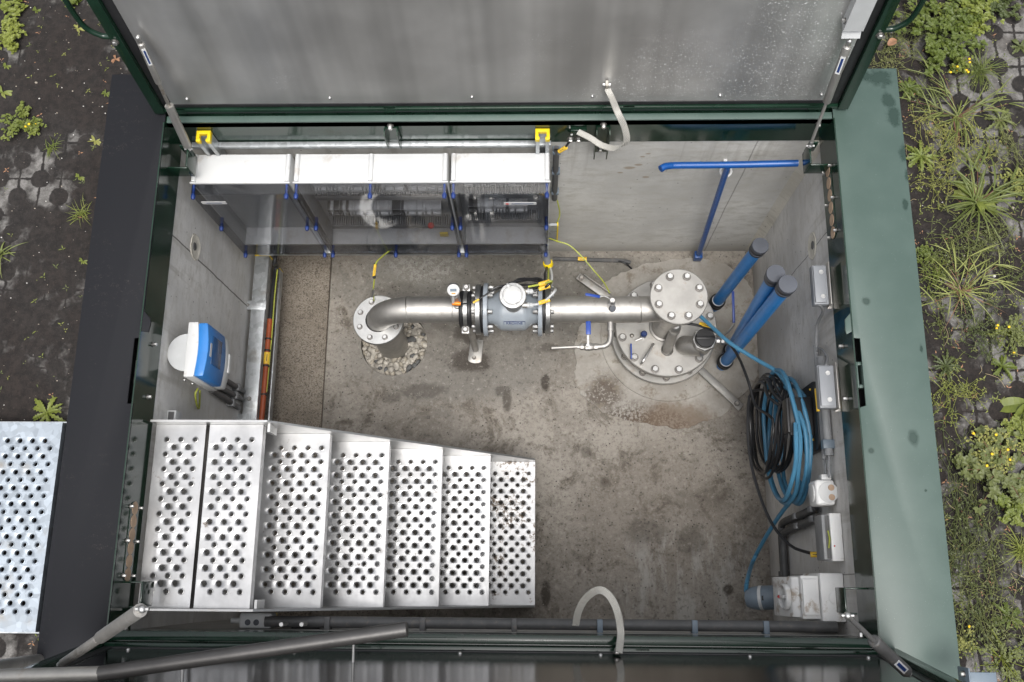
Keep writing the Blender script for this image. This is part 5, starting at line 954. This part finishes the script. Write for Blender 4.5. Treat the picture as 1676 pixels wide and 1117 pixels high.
q = pz(1367, 979, cz+.0); MB().lathe(V((q.x, q.y, cz)), (0,0,1), [(.030,0),(.030,.004),(.026,.006),(.004,.0062),(.004,.004),(0,.004)], 32).lathe(V((q.x-.03, q.y, cz)), (0,0,1), [(0,.003),(.006,.003),(.006,0)], 10).build('screw_cap', M['white_dirty'], sk)
p0, p1 = pz(1266, 978, -.98), pz(1222, 980, -1.04)
pgx = thing('power_plug', 'slate grey industrial plug pushed into the white socket outlet', 'plug', p1)
d_ = (p1-p0).normalized(); p00 = p0 - d_*.10; L_p = (p1-p00).length
MB().lathe(p00, d_, [(0,0),(.070,0),(.074,.008),(.074,.045),(.064,.055),(.060,.085),(.062,.12),(.062,L_p-.06),(.057,L_p-.03),(.042,L_p),(0,L_p)], 40).build('body', M['plug'], pgx, ang=45); 
MB().lathe(p00+d_*(L_p-.088), d_, [(.061,0),(.0635,.001),(.0635,.017),(.061,.018)], 40).build('pale_band', M['grey_plastic'], pgx); c = p00+d_*(L_p-.075); MB().obox(c+V((0,0,.064)), (.010, .012, .003)).build('latch', M['black'], pgx)
MB().lathe(p00-d_*.012, d_, [(.05,-.03),(.066,0),(.068,.011),(.05,.011)], 32).build('socket_rim', M['white'], sk)
# dark conduits low on the east wall
for k, (pa, pb, pcn, lb) in enumerate((((1336, 832), (1282, 856), (1268, 872), 'upper dark conduit slanting from the junction box down to the floor corner'), ((1338, 848), (1285, 872), (1275, 885), 'lower dark conduit slanting beside the fuse box'))):
    X_ = XE-.03; a, b = px(pa[0], pa[1], X_), px(pb[0], pb[1], X_); cn = thing('wall_conduit', lb, 'conduit', b); d_ = b-a; a_e = V((X_, a.y, a.z)); b_e = V((X_, b.y, b.z))
    c_e = V((X_, pz(pcn[0], pcn[1], b.z-.05).y, b.z-.05)); e_e = V((X_, YS+.08, b.z-.06))
    MB().tube([a_e, a_e.lerp(b_e, .5), b_e, c_e, V((X_, c_e.y-.10, b.z-.06)), e_e], .021, 14, 6).build('tube', M['grey_dark'], cn)
    for f in (.06, .52): c = a_e.lerp(b_e, f); MB().obox(c, (.028, .016, .026)).build('clip', M['grey_conduit'], cn, bevel=.004)
    c = e_e.lerp(V((X_, c_e.y-.1, b.z-.06)), .6); MB().obox(c, (.026, .018, .026)).build('clip', M['grey_dark'], cn, bevel=.003)
q = px(1335, 836, 1.40); MB().lathe(q, V((.3,.6,.7)), [(0,0),(.014,0),(.017,.012),(.010,.03),(0,.03)], 12); 
ws = cable('cable_stub', 'black cable stub with yellow wire end beneath the white junction box', [px(1337, 838, 1.39), px(1337, 833, 1.385), px(1333, 828, 1.38)], .010, 'cable_black', 'cable end')
# --- cable holder and the two coils
bk = thing('cable_holder', 'black plastic cable holder plate fixed to the east wall behind the coils', 'cable holder', px(1328, 690, XE))
a, b = px(1321, 632, XE-.03), px(1330, 742, XE-.03); zc_ = (px(1325, 690, XE-.03).z)
m = MB(); n_ = 20; yy0, yy1 = b.y, a.y; zz0, zz1 = zc_-.14, zc_+.16; pl = []
for (cy_, cz_, q0) in ((yy1-.05, zz1-.05, 0), (yy0+.05, zz1-.05, 90), (yy0+.05, zz0+.05, 180), (yy1-.05, zz0+.05, 270)):
    for k in range(6): a_ = math.radians(q0+18*k); pl.append(V((XE-.002, cy_+.05*math.cos(a_), cz_+.05*math.sin(a_))))
m.prism(pl, (-.035, 0, 0)); m.build('back_plate', M['black'], bk, bevel=.006)
MB().box(XE-.16, XE-.038, (yy0+yy1)/2-.10, (yy0+yy1)/2+.10, zc_+.07, zc_+.10).build('hook_arm', M['black'], bk, bevel=.008); MB().box(XE-.180, XE-.1605, (yy0+yy1)/2-.09, (yy0+yy1)/2+.09, zc_+.04, zc_+.13).build('hook_lip', M['black'], bk, bevel=.01)
for (x, y) in ((1326, 638), (1331, 720)): q = px(x, y, XE-.038); MB().ball(q, .006).build('screw', M['tagyel'], bk)
def coil(name, label, mat, r, c, ry, rz_, n, X0, dX, head, tail, jit, seed):
    random.seed(seed); pts = list(head); 
    for k in range(n):
        oy, oz, sy, sz = random.uniform(-jit, jit), random.uniform(-jit, jit)*.6, random.uniform(.86, 1.08), random.uniform(.84, 1.08)
        for i in range(12):
            a = math.pi/2 + 2*math.pi*i/12; pts.append(V((X0 + dX*((k*5) % n)/n + random.uniform(-.006, .006), c[0]+oy+ry*sy*math.cos(a), c[1]+oz+rz_*sz*math.sin(a) - (0.02 if math.sin(a) < 0 else 0))))
    pts += list(tail); o = MB().tube(pts, r, 8, 3).build(name, M[mat], origin=pts[0]); tag(o, label, 'cable'); return o
cc = px(1276, 695, 1.34); cc2 = px(1296, 715, 1.36)
def m3(pts): return [p for p in pts]
coil('cable_coil', 'thick coil of black cable hanging on the east wall', 'cable_black', .0082, (cc.y, cc.z), .27, .27, 9, 1.235, .13,
     [pz(1108, 532, -1.34), pz(1125, 530, -1.30), pz(1150, 535, -1.28), pz(1178, 548, -1.22), py(1205, 578, pz(1205,578,-1.15).y), pz(1225, 625, -1.05), pz(1237, 665, -1.0)],
     [pz(1232, 640, -1.05), pz(1224, 680, -1.05), pz(1226, 740, -1.05), pz(1240, 800, -1.02), pz(1262, 855, -.95), pz(1292, 892, -.85), pz(1320, 904, -.74), pz(1341, 908, -.66)], .034, 3)
coil('cable_coil', 'light blue cable coil hanging around the black one on the east wall', 'blue_cable', .0118, (cc2.y, cc2.z), .34, .30, 4, 1.29, .11,
     [pz(1140, 512, -1.25), pz(1165, 535, -1.18), pz(1195, 562, -1.05), pz(1240, 590, -.95), pz(1275, 612, -.85), pz(1297, 650, -.75), pz(1315, 700, -.72), V((1.38, cc2.y-.1, cc2.z-.02))],
     [px(1300, 770, 1.36), px(1312, 795, 1.37), px(1296, 818, 1.36), px(1275, 845, 1.34), px(1250, 885, 1.30), px(1232, 920, 1.25), pz(1223, 950, -1.05), pz(1221, 968, -1.05)], .042, 5)
random.seed(11)
pgt = V(pz(1156, 533, -1.27)); o = bpy.data.objects['cable_coil']; tagsleeve(pgt, pz(1178, 541, -1.22)-pz(1150, 534, -1.28), .085, .0135, o); tagsleeve(pz(1335, 908, -.68), V((1,0,.2)), .05, .014, o)

# ================================================================ south wall
pS = thing('wall_conduit', 'long dark conduit along the foot of the south wall', 'conduit', (.3, YS+.03, -1.5))
a, b = py(880, 1022, YS+.035), py(1258, 1026, YS+.035); zz = -1.45; a = V((-1.3, YS+.035, py(900, 1022, YS+.035).z)); b = V((1.38, YS+.035, a.z)); MB().cyl(a, b, .026, n=18).build('tube', M['grey_dark'], pS)
for x in (-1.0, -.55, -.12, .28, .72, 1.05): MB().obox((x, YS+.03, a.z), (.013, .03, .034)).build('clip', M['plug'] if x > .2 else M['grey_dark'], pS, bevel=.003)
jz = -.42; q0, q1 = pz(388, 1003, jz), pz(443, 1031, jz)
jS = thing('junction_box', 'grey dusty junction box below the stair beside the south rim', 'junction box', ((q0.x+q1.x)/2, (q0.y+q1.y)/2, jz-.1))
MB().box(q0.x+.01, q1.x, YS+.002, q0.y, jz-.10, jz).build('housing', M['grey_plastic'], jS, bevel=.014, seg=3, ang=60); MB().tube([V((q0.x+.012, (q0.y+q1.y)/2-.0, jz-.05)), V((q0.x-.04, (q0.y+q1.y)/2, jz-.05))], .014, 10, 1).build('gland', M['grey_plastic'], jS)
for x in (405, 419): q = pz(x, 1023, jz); MB().lathe(V((q.x, max(q.y, YS+.03), jz+.0005)), (0,0,1), [(0,.001),(.012,.001),(.014,0)], 18).build('knockout', M['cap_grey'], jS)
kS = thing('bolt_bracket', 'two bright bolts and a yellow cap under the stair at the south rim', 'bracket', py(490, 1012, YS+.05)); MB().box(py(455,1022,YS+.03).x, py(505,1022,YS+.03).x, YS, YS+.045, -.52, -.50).build('angle', M['black'], kS)
for x in (463, 496): q = py(x, 1022, YS+.03); MB().cyl(q-V((0,0,.06)), q+V((0,0,.03)), .009).build('bolt', M['bolt'], kS)
q = py(447, 1010, YS+.03); MB().obox(q, (.012, .02, .04)).build('yellow_cap', M['yellow'], kS, bevel=.003)
# ================================================================ braided earth straps
def braid(name):
    t = NT(name); w = t.n('ShaderNodeTexWave'); t.put(w.inputs['Vector'], t.mapped((1,1,1), (0,0,0), .8)); w.inputs['Scale'].default_value = 60; w.inputs['Distortion'].default_value = 3
    return t.out(t.mix(w.outputs['Fac'], (0.34,0.33,0.30), (0.74,0.72,0.67)), 0.5, 0.4, t.bump(w.outputs['Fac'], 0.5, 0.002))
M['braid'] = braid('tinned_copper_braid')
def facing(pts):
    up_ = V((.12, -.15, 1)); out = []
    for i, p in enumerate(pts):
        t_ = (pts[min(i+1, len(pts)-1)]-pts[max(i-1, 0)]).normalized(); c_ = t_.cross(up_).normalized()
        if out and c_.dot(out[-1]) < 0: c_ = -c_
        out.append(c_)
    return out
st = [onN(994, 146, .03), onN(1001, 160, .08), py(1011, 184, 2.10), py(1022, 208, 2.06), py(1025, 232, 2.03), py(1008, 243, 2.04), py(985, 238, 2.08), py(966, 226, 2.12), py(946, 216, 2.16)]
sd_ = [V((1,.0,.2)), V((1,.1,.25)), V((.9,.0,.3)), V((.9,-.2,.3)), V((.9,-.5,.2)), V((.3,-.9,.2)), V((-.2,-.9,.2)), V((-.4,-.9,.2)), V((-.3,-.9,.2))]
sd_ = [V((1,-.1,.1)), V((1,-.15,.1)), V((.9,-.1,.4)), V((.95,-.1,.3)), V((.8,-.6,.1)), V((.15,-.95,.3)), V((-.35,-.9,.3)), V((-.45,-.85,.3)), V((-.3,-.9,.3))]
sd_ = facing(st); o = MB().ribbon(st, sd_, .031, .003, 8).build('earth_strap', M['braid'], origin=st[0], ang=70); tag(o, 'braided metal earth strap looping from the upper lid to the green skirt', 'earth strap')
st = [py(941, 1024, YS+.02), py(946, 1000, -.12), py(960, 978, -.05), py(980, 965, -.0-.02) if False else pz(980, 966, .02), pz(997, 975, .04), pz(1010, 1000, .05), pz(1016, 1035, .05), onS(1013, 1068, .02)]
st[2] = pz(960, 978, -.03); st[1] = pz(947, 1000, -.08); st[0] = pz(942, 1024, -.12)
sd_ = [V((1,.3,0)), V((.95,.3,0)), V((.8,.6,.1)), V((.4,.5,.8)), V((.6,.1,.8)), V((.9,-.1,.3)), V((1,0,.1)), V((.6,.0,.8))]
sd_ = facing(st); o = MB().ribbon(st, sd_, .031, .003, 8).build('earth_strap', M['braid'], origin=st[0], ang=70); tag(o, 'braided metal earth strap arching over the south rim to the lower lid', 'earth strap')
# cables from the gland ring into the flow meter head, and a coil of spare black cable behind it
g0 = h2 + dirn*.02
for k, (g_, mid, off, mt, lb) in enumerate(((glands[0], (893, 462), .06, 'cable_black', 'black cable from the gland ring to the upper gland of the flow meter'), (glands[0]+V((0,.028,0)), (897, 468), .05, 'greenyellow', 'green-yellow cable from the gland ring behind the flow meter head'), (glands[1], (902, 470), .07, 'grey_plastic', 'pale grey cable from the gland ring bending to the lower meter gland'))):
    md = py(mid[0], mid[1], AY+.13); ms = V((md.x-.01, (md.y+g_.y)/2+.0, g_.z+.03)); e1 = g_+V((.05, .012, .012))
    o = cable('meter_cable', lb, [g0+V((.008*(k-1), 0, .0)), g0.lerp(md, .5)+V((.012*(k-1), .0, .0)), md, ms+V((.03, -.01, 0)), e1, g_-V((.03,0,0))], .0075 if k != 1 else .006, mt, n=10)
    tagsleeve(e1+V((.012, .006, .004)), V((1, .28, .12)), .065, .0125, o)
pts = []
for k in range(5):
    for i in range(10):
        a = 2*math.pi*i/10; pts.append(V((xm+.085+.088*math.cos(a)*random.uniform(.85, 1.05), AY+.115+.030*math.sin(a)+random.uniform(-.01,.01), AZ+.12+.012*k*.6+.02*math.cos(a))))
cable('spare_cable', 'small tied coil of black cable lying behind the flow meter head', pts+[V((xm-.06, AY+.11, AZ+.12)), V((xm-.12, AY+.09, AZ+.11))], .0058, 'cable_black', sub=4)

# ================================================================ plants
def gz(x, y): return ZG + float(soil_h(np.array(x), np.array(y)))
def leafstrip(m, p, az, L, w, pitch=.5, droop=1.2, n=6, lobed=0.0, fold=.25, taper=1.0, twist=0.0):
    """one leaf: arched strip with a folded midrib; lobed > 0 gives a toothed outline"""
    d = V((math.cos(az), math.sin(az), 0)); s_ = V((-d.y, d.x, 0)); q = V(p); a = pitch; prev = None
    for i in range(n+1):
        f = i/n; ww = w*math.sin(math.pi*min(1, (f*.92+.08))**taper)**.8 if f < 1 else 0.0
        if lobed and 0 < i < n: ww *= 1-lobed*(i % 2)
        sd2 = (s_*math.cos(twist*f) + V((0,0,1))*math.sin(twist*f))
        c = m.bm.verts.new(q); l = m.bm.verts.new(q + sd2*ww + V((0,0,ww*fold))); r = m.bm.verts.new(q - sd2*ww + V((0,0,ww*fold)))
        if prev: m.face((prev[0], c, l, prev[1])); m.face((prev[0], prev[2], r, c))
        prev = (c, l, r); q = q + (d*math.cos(a) + V((0,0,1))*math.sin(a))*(L/n); a -= droop/n
def stemline(m, pts, r):
    m.tube(pts, r, 4, 2, cap=False)
def leaflet(m, p, d, up, L, w):
    s_ = d.cross(up).normalized()
    b = m.bm.verts.new(p); t = m.bm.verts.new(p+d*L); a1 = m.bm.verts.new(p+d*L*.35+s_*w+up*w*.3); a2 = m.bm.verts.new(p+d*L*.72+s_*w*.75+up*w*.2); c = m.bm.verts.new(p+d*L*.5); b1 = m.bm.verts.new(p+d*L*.35-s_*w+up*w*.3); b2 = m.bm.verts.new(p+d*L*.72-s_*w*.75+up*w*.2)
    m.face((b, c, a1)); m.face((c, a2, a1)); m.face((c, t, a2)); m.face((b, b1, c)); m.face((c, b1, b2)); m.face((c, b2, t))
def g_grass(n, L, w, red=0.0, up=.9, stems=0):
    m = MB(); w *= .72; n = int(n*1.35)
    for i in range(n):
        az = random.uniform(0, 2*math.pi); m.mi = 1 if random.random() < red else 0
        leafstrip(m, (random.gauss(0,.012), random.gauss(0,.012), 0), az, L*random.uniform(.25, 1.1)**1.0, w*random.uniform(.6, 1.1), random.uniform(.25, up), random.uniform(.6, 2.0), 8, 0, .5, .7, random.uniform(-1.2,1.2))
    for i in range(stems):
        az = random.uniform(0, 2*math.pi); LL = L*random.uniform(.7, 1.2); d = V((math.cos(az), math.sin(az), 0)); m.mi = 1; P = [V((0,0,.004)), d*LL*.35+V((0,0,.03)), d*LL*.7+V((random.uniform(-.02,.02), random.uniform(-.02,.02), .03))]; stemline(m, P, w*.45); m.mi = 0
        for k in range(5): leafstrip(m, P[1+(k > 2)] + V((0,0,.003)), az+random.uniform(-1.1, 1.1), L*random.uniform(.35, .75), w*.9, random.uniform(.1,.6), random.uniform(.5,1.3), 6, 0, .5, .7, random.uniform(-.8,.8))
    return m
def g_rosette(n, L, w, lobed=.5, pitch=.55):
    m = MB(); 
    for i in range(n):
        az = 2*math.pi*i/n*1.618*2 + random.uniform(-.25,.25); k = 1-.5*i/n
        leafstrip(m, (0, 0, .002+.0008*i), az, L*k*random.uniform(.8,1.15), w*k, pitch*(.4+.9*i/n), 1.1, 12 if lobed else 7, lobed, .3, 1.25, random.uniform(-.3,.3))
    return m
def g_bush(n, R_, lf, hgt=.10, dens=10, flowers=0, tri=True):
    m = MB(); lf *= .66; dens = int(dens*1.3)
    for i in range(n):
        az = random.uniform(0, 2*math.pi); rr = R_*math.sqrt(random.random()); e = V((rr*math.cos(az), rr*math.sin(az), hgt*random.uniform(.35, 1)*(1-.5*rr/R_))); mid_ = e*.5+V((random.uniform(-.01,.01), random.uniform(-.01,.01), hgt*.2)); m.mi = 1; stemline(m, [V((0,0,0)), mid_, e], .0016); m.mi = 0
        for k in range(dens):
            f = random.uniform(.45, 1.05); p = (mid_.lerp(e, (f-.5)*2) if f > .5 else mid_*f*2) + V((random.gauss(0,.008), random.gauss(0,.008), random.gauss(0,.005))); a = random.uniform(0, 6.28)
            for j in range(3 if tri else 1):
                aa = a + (j-1)*.85; d = V((math.cos(aa), math.sin(aa), random.uniform(-.25,.25))).normalized(); leaflet(m, p, d, V((random.uniform(-.3,.3), random.uniform(-.3,.3), 1)).normalized(), lf*random.uniform(.6,1.2), lf*.34)
        if flowers and random.random() < flowers: m.mi = 2; m.ball(e+V((0,0,.006)), .0065, (1,1,.6), 7, 5); m.mi = 0
    return m
def g_tangle(n, R_, stretch=1.0):
    m = MB()
    for i in range(n):
        p = V((random.gauss(0, R_*.25), random.gauss(0, R_*.35*stretch), random.uniform(.0, .03))); az = random.uniform(0, 6.28); P = [p]
        for k in range(6): az += random.uniform(-.55, .55); p = p + V((math.cos(az)*R_*.11, math.sin(az)*R_*.13*stretch, random.uniform(-.008,.010))); p.z = max(.002, p.z); P.append(p)
        m.mi = 0; stemline(m, P, random.uniform(.0008, .0014))
        for k in range(4): q = random.choice(P); a = random.uniform(0, 6.28); leaflet(m, q, V((math.cos(a), math.sin(a), .1)), V((0,0,1)), random.uniform(.008,.018), .0022)
    return m
def plant(kind, gen, mats, x, y, label, group=None, cat='weed', h=0.0):
    q = pz(x, y, ZG+h); z = gz(q.x, q.y); m = gen
    o = m.build(kind, [M[k] for k in mats], smooth=False); o.location = V((q.x, q.y, z-.002)); tag(o, label, cat, group); return o
G3 = ('leaf', 'leaf_dark', 'flower'); B2 = ('blade', 'blade_red')
random.seed(21)
plant('leafy_weed', g_bush(44, .24, .036, .14, 9), G3, 1528, 62, 'largest bushy bright green weed, beside the top right corner of the green plate')
plant('leafy_weed', g_bush(26, .17, .036, .12, 9), G3, 1582, 22, 'bright leafy weed at the top edge right of the upper lid handle')
plant('leafy_weed', g_bush(16, .11, .028, .08, 9), ('leaf_dark', 'leaf', 'flower'), 1638, 14, 'small leafy weed in the top right corner of the picture')
plant('flowering_weed', g_bush(16, .07, .02, .09, 6, .9), G3, 1562, 112, 'weed with a cluster of round yellow flower heads below the largest bush')
plant('grass_tuft', g_grass(95, .19, .0024), B2, 1603, 118, 'dense fine-bladed grass tuft right of the yellow flowers', cat='grass')
plant('grass_tuft', g_grass(40, .15, .0024), B2, 1508, 34, 'fine grass tuft growing out of the largest bush', cat='grass')
plant('thin_weed', g_tangle(70, .22, 1.0), ('stemtangle',), 1470, 60, 'tangled thin weed beneath the upper lid edge at the right')
plant('thin_weed', g_tangle(45, .18, 1.0), ('stemtangle',), 1450, 95, 'tangled thin weed just above the far end of the green plate')
plant('leaf_rosette', g_rosette(18, .10, .014), ('leaf',), 1487, 146, 'green leaf rosette touching the green plate near its far corner')
plant('thin_weed', g_tangle(40, .17), ('leaf_dark',), 1520, 160, 'thin branching weed between the far rosette and the reddish grass')
plant('sprawling_grass', g_grass(34, .30, .0045, .12, .7, 9), B2, 1567, 192, 'largest sprawling grass with reddish centre and long blades', cat='grass')
plant('leaf_rosette', g_rosette(22, .12, .012, .6), ('leaf_dark',), 1636, 198, 'serrated dull green rosette at the tips of the largest sprawling grass')
plant('leaf_rosette', g_rosette(26, .125, .014, .55), ('leaf_yel',), 1506, 258, 'yellowish lobed rosette touching the green plate edge')
plant('leaf_rosette', g_rosette(12, .08, .012, .5), ('leaf_dark',), 1668, 78, 'grey-green rosette at the right picture edge above the bare pavers')
plant('grass_tuft', g_grass(40, .30, .007, .05, .8, 4), B2, 1598, 335, 'coarse broad-bladed grass clump in the middle of the right paving', cat='grass')
plant('broad_leaf_weed', g_rosette(7, .17, .028, 0, .7), ('leaf',), 1596, 328, 'weed with three broad light green leaves inside the coarse grass')
plant('leafy_weed', g_bush(26, .12, .016, .07, 9), ('leaf_yel', 'leaf_dark', 'flower'), 1662, 305, 'low yellow-green weed at the right picture edge beside the coarse grass')
plant('thin_weed', g_tangle(80, .24, .8), ('leaf_dark',), 1572, 412, 'dense thin-stemmed weed under the coarse grass')
plant('leafy_weed', g_bush(14, .06, .018, .05, 7), G3, 1512, 418, 'little leafy weed touching the plate beside a round soil hole')
plant('sprawling_grass', g_grass(26, .26, .004, .25, .6, 6), B2, 1573, 478, 'smaller sprawling grass with pinkish centre below the dense weed', cat='grass')
plant('leafy_weed', g_bush(30, .12, .014, .08, 10, .15), ('leaf_dark', 'leaf', 'flower'), 1650, 548, 'grey-green tufted weed at the right edge above the pale rosette')
plant('leaf_rosette', g_rosette(24, .11, .010, .65), ('leaf_dark',), 1547, 600, 'spiky feathered rosette close to the plate, level with the latch slot')
plant('leaf_rosette', g_rosette(16, .10, .013, .55), ('leaf',), 1640, 600, 'pale round-lobed rosette above the large dock leaves')
plant('broad_leaf_weed', g_rosette(6, .20, .040, 0, .5), ('leaf',), 1684, 660, 'dock plant with very large pale leaves cut by the right picture edge')
plant('leafy_weed', g_bush(34, .20, .044, .13, 6), ('leaf_dark', 'blade_red', 'flower'), 1628, 778, 'large dark-shaded leafy weed in the lower right paving')
plant('flowering_weed', g_bush(40, .14, .014, .12, 9, .2), ('leaf_yel', 'leaf_dark', 'flower'), 1625, 738, 'yellow-brown seeding weed standing above the large leafy weed')
plant('leafy_weed', g_bush(16, .09, .03, .08, 9), G3, 1652, 828, 'small bright leafy weed under the large leafy weed')
plant('leafy_weed', g_bush(18, .10, .022, .09, 10), ('leaf', 'leaf_dark', 'flower'), 1674, 705, 'curly leafy weed at the right edge below the dock leaves')
plant('thin_weed', g_tangle(150, .30, 1.5), ('stemtangle',), 1572, 880, 'largest tangle of thin grey-green stems along the lower plate edge')
plant('thin_weed', g_tangle(60, .34, 1.0), ('stemtangle',), 1610, 975, 'loose thin stems trailing down from the largest tangle')
plant('grass_tuft', g_grass(60, .15, .0030), ('leaf_yel', 'leaf'), 1672, 902, 'vivid yellow-green grass tuft at the right picture edge', cat='grass')
plant('leaf_rosette', g_rosette(12, .11, .014, .5), ('leaf',), 1652, 1010, 'shaded green rosette in the bottom right paving')
plant('leafy_weed', g_bush(26, .15, .016, .06, 8), ('leaf_dark', 'leaf', 'flower'), 1640, 1078, 'low dark weed at the bottom right corner of the picture')
plant('flowering_weed', g_bush(14, .06, .012, .06, 8, .1), ('leaf_yel', 'leaf_dark', 'flower'), 1577, 1045, 'tiny yellowish weed touching the near end of the green plate')
for x, y, l in ((1534, 515, 'thin weed with sparse stems between the two sprawling grasses and the plate'), (1612, 560, 'sparse thin weed right of the feathered rosette'), (1655, 455, 'sparse thin weed at the right edge beside the sprawling grass')): plant('thin_weed', g_tangle(24, .14), ('leaf_dark',), x, y, l)
# left side
plant('leafy_weed', g_bush(12, .08, .05, .06, 6, tri=False), G3, 24, 12, 'broad-leaved weed in the top left corner of the picture')
plant('leafy_weed', g_bush(22, .10, .026, .08, 9), G3, 20, 62, 'bushy weed at the left edge below the corner weed')
plant('leafy_weed', g_bush(26, .12, .022, .08, 9, .05), G3, 40, 205, 'leafy green weed on the pavers left of the charcoal plate')
plant('leafy_weed', g_bush(8, .05, .024, .05, 7), G3, 118, 6, 'small weed half hidden behind the left lid handle')
plant('leaf_rosette', g_rosette(14, .125, .016, .5), ('leaf',), 78, 676, 'lobed green rosette just above the galvanised outdoor step')
plant('grass_tuft', g_grass(34, .10, .0024), ('leaf_yel', 'blade_red'), 132, 350, 'dry yellowish grass tuft beside the charcoal plate', cat='grass')
plant('grass_tuft', g_grass(14, .15, .006), B2, 2, 415, 'coarse grass at the left picture edge', cat='grass')
plant('grass_tuft', g_grass(26, .08, .0022), ('leaf_yel', 'blade_red'), 85, 242, 'small dry grass tuft right of the leafy weed', cat='grass')
for x, y, s_, l in ((60, 17, .03, 'tiny star-shaped seedling near the top left corner'), (128, 48, .035, 'tiny seedling midway between top left weeds and the lid'), (9, 107, .03, 'tiny seedling at the left edge below the bushy weed'), (175, 155, .03, 'tiny green seedling touching the charcoal plate'), (130, 290, .03, 'tiny pale seedling left of the charcoal plate'), (136, 428, .025, 'tiny seedling at the plate edge below the dry grass'), (157, 232, .045, 'dry yellow seedling at the plate edge level with the leafy weed'), (5, 152, .05, 'yellowish seedling at the left picture edge')):
    plant('seedling', g_rosette(7, s_*1.3, s_*.2, 0, .5), ('leaf_yel' if s_ > .032 else 'leaf',), x, y, l, cat='seedling')
plant('seedling', g_rosette(5, .045, .008, 0, .4), ('deadleaf',), 190, 98, 'reddish seedling close to the upper lid on the left soil', cat='seedling')
m = MB(); leafstrip(m, (0,0,.01), .6, .06, .02, .3, .8, 6); o = m.build('fallen_leaf', M['deadleaf'], smooth=False); q = pz(1452, 76, ZG+.03); o.location = q; tag(o, 'fallen orange-brown leaf beside the upper lid on the right', 'leaf')
# sprinkle of minute seedlings and dry bits between the pavers
m = MB()
for i in range(1000):
    left = random.random() < .14
    x = random.uniform(-2.9, -2.2) if left else random.uniform(1.78, 2.35); y = random.uniform(-.6, 3.1); z = gz(x, y)-.002; m.mi = random.choice([0, 1, 1, 2, 3]); n = random.randint(2, 4); a = random.uniform(0, 6.28)
    for k in range(n): leafstrip(m, (x, y, z), a+k*6.28/n, random.uniform(.006, .026), .003, .4, .6, 2)
tag(m.build('ground_cover', [M['leaf'], M['leaf_dark'], M['leaf_yel'], M['deadleaf']], smooth=False), 'minute seedlings and dry bits sprinkled between the pavers', 'ground cover', kind='stuff')

# a few more straggling weeds between the pavers on the right
for k, (x, y, l) in enumerate(((1535, 225, 'straggling dry weed just left of the yellowish lobed rosette tips'), (1650, 245, 'straggling thin weed below the serrated rosette at the right edge'), (1540, 300, 'straggling thin weed between the yellowish rosette and the coarse grass'), (1625, 390, 'straggling yellowish weed right below the coarse grass clump'), (1530, 455, 'straggling weed around the round soil holes nearest the plate'), (1600, 520, 'straggling yellowish weed under the smaller sprawling grass'), (1560, 640, 'straggling weed stems between feathered rosette and bare soil holes'), (1620, 1040, 'straggling dark weed stems near the bottom right corner'), (1600, 250, 'straggling weed amid the tips of the two largest grasses'))):
    plant('thin_weed', g_tangle(46, .17), ('stemtangle', ) if k % 2 else ('leaf_yel',), x, y, l)
m = MB()
for i in range(60):
    x = random.uniform(1.80, 2.35); y = random.uniform(-.5, 3.0); a = random.uniform(0, 6.28); L = random.uniform(.03, .11); z = gz(x, y)+.004; stemline(m, [V((x, y, z)), V((x+L*.5*math.cos(a), y+L*.5*math.sin(a), z+.008)), V((x+L*math.cos(a+.3), y+L*math.sin(a+.3), z))], .0011)
M['straw'] = worn('dead_straw', (0.30, 0.24, 0.14), 0.8, 0, 0.3)
tag(m.build('straw', M['straw'], smooth=False), 'dead straw and dry stalks lying between the pavers on the right', 'straw', kind='stuff')
# fine grit and mortar crumbs on the pit floor
m = MB()
for i in range(320):
    x = random.uniform(-1.35, 1.38); y = random.uniform(-.15, 2.15)
    if random.random() < .35: y = random.choice([random.uniform(2.08, 2.19), y]); 
    if (x-hc.x)**2+(y-hc.y)**2 < .06: continue
    r = random.choice([.0022, .003, .004]); m.mi = random.choice([0, 1, 1]); m.ball((x, y, ZF+r*.4 + (.02 if (x-.84)**2+(y-1.6)**2 < .18 else 0)), r, (1, random.uniform(.6,1), .7), 5, 4)
tag(m.build('crumbs', [M['grit'], M['stone_c']]), 'fine mortar crumbs and dark grit on the pit floor', 'grit', kind='stuff')
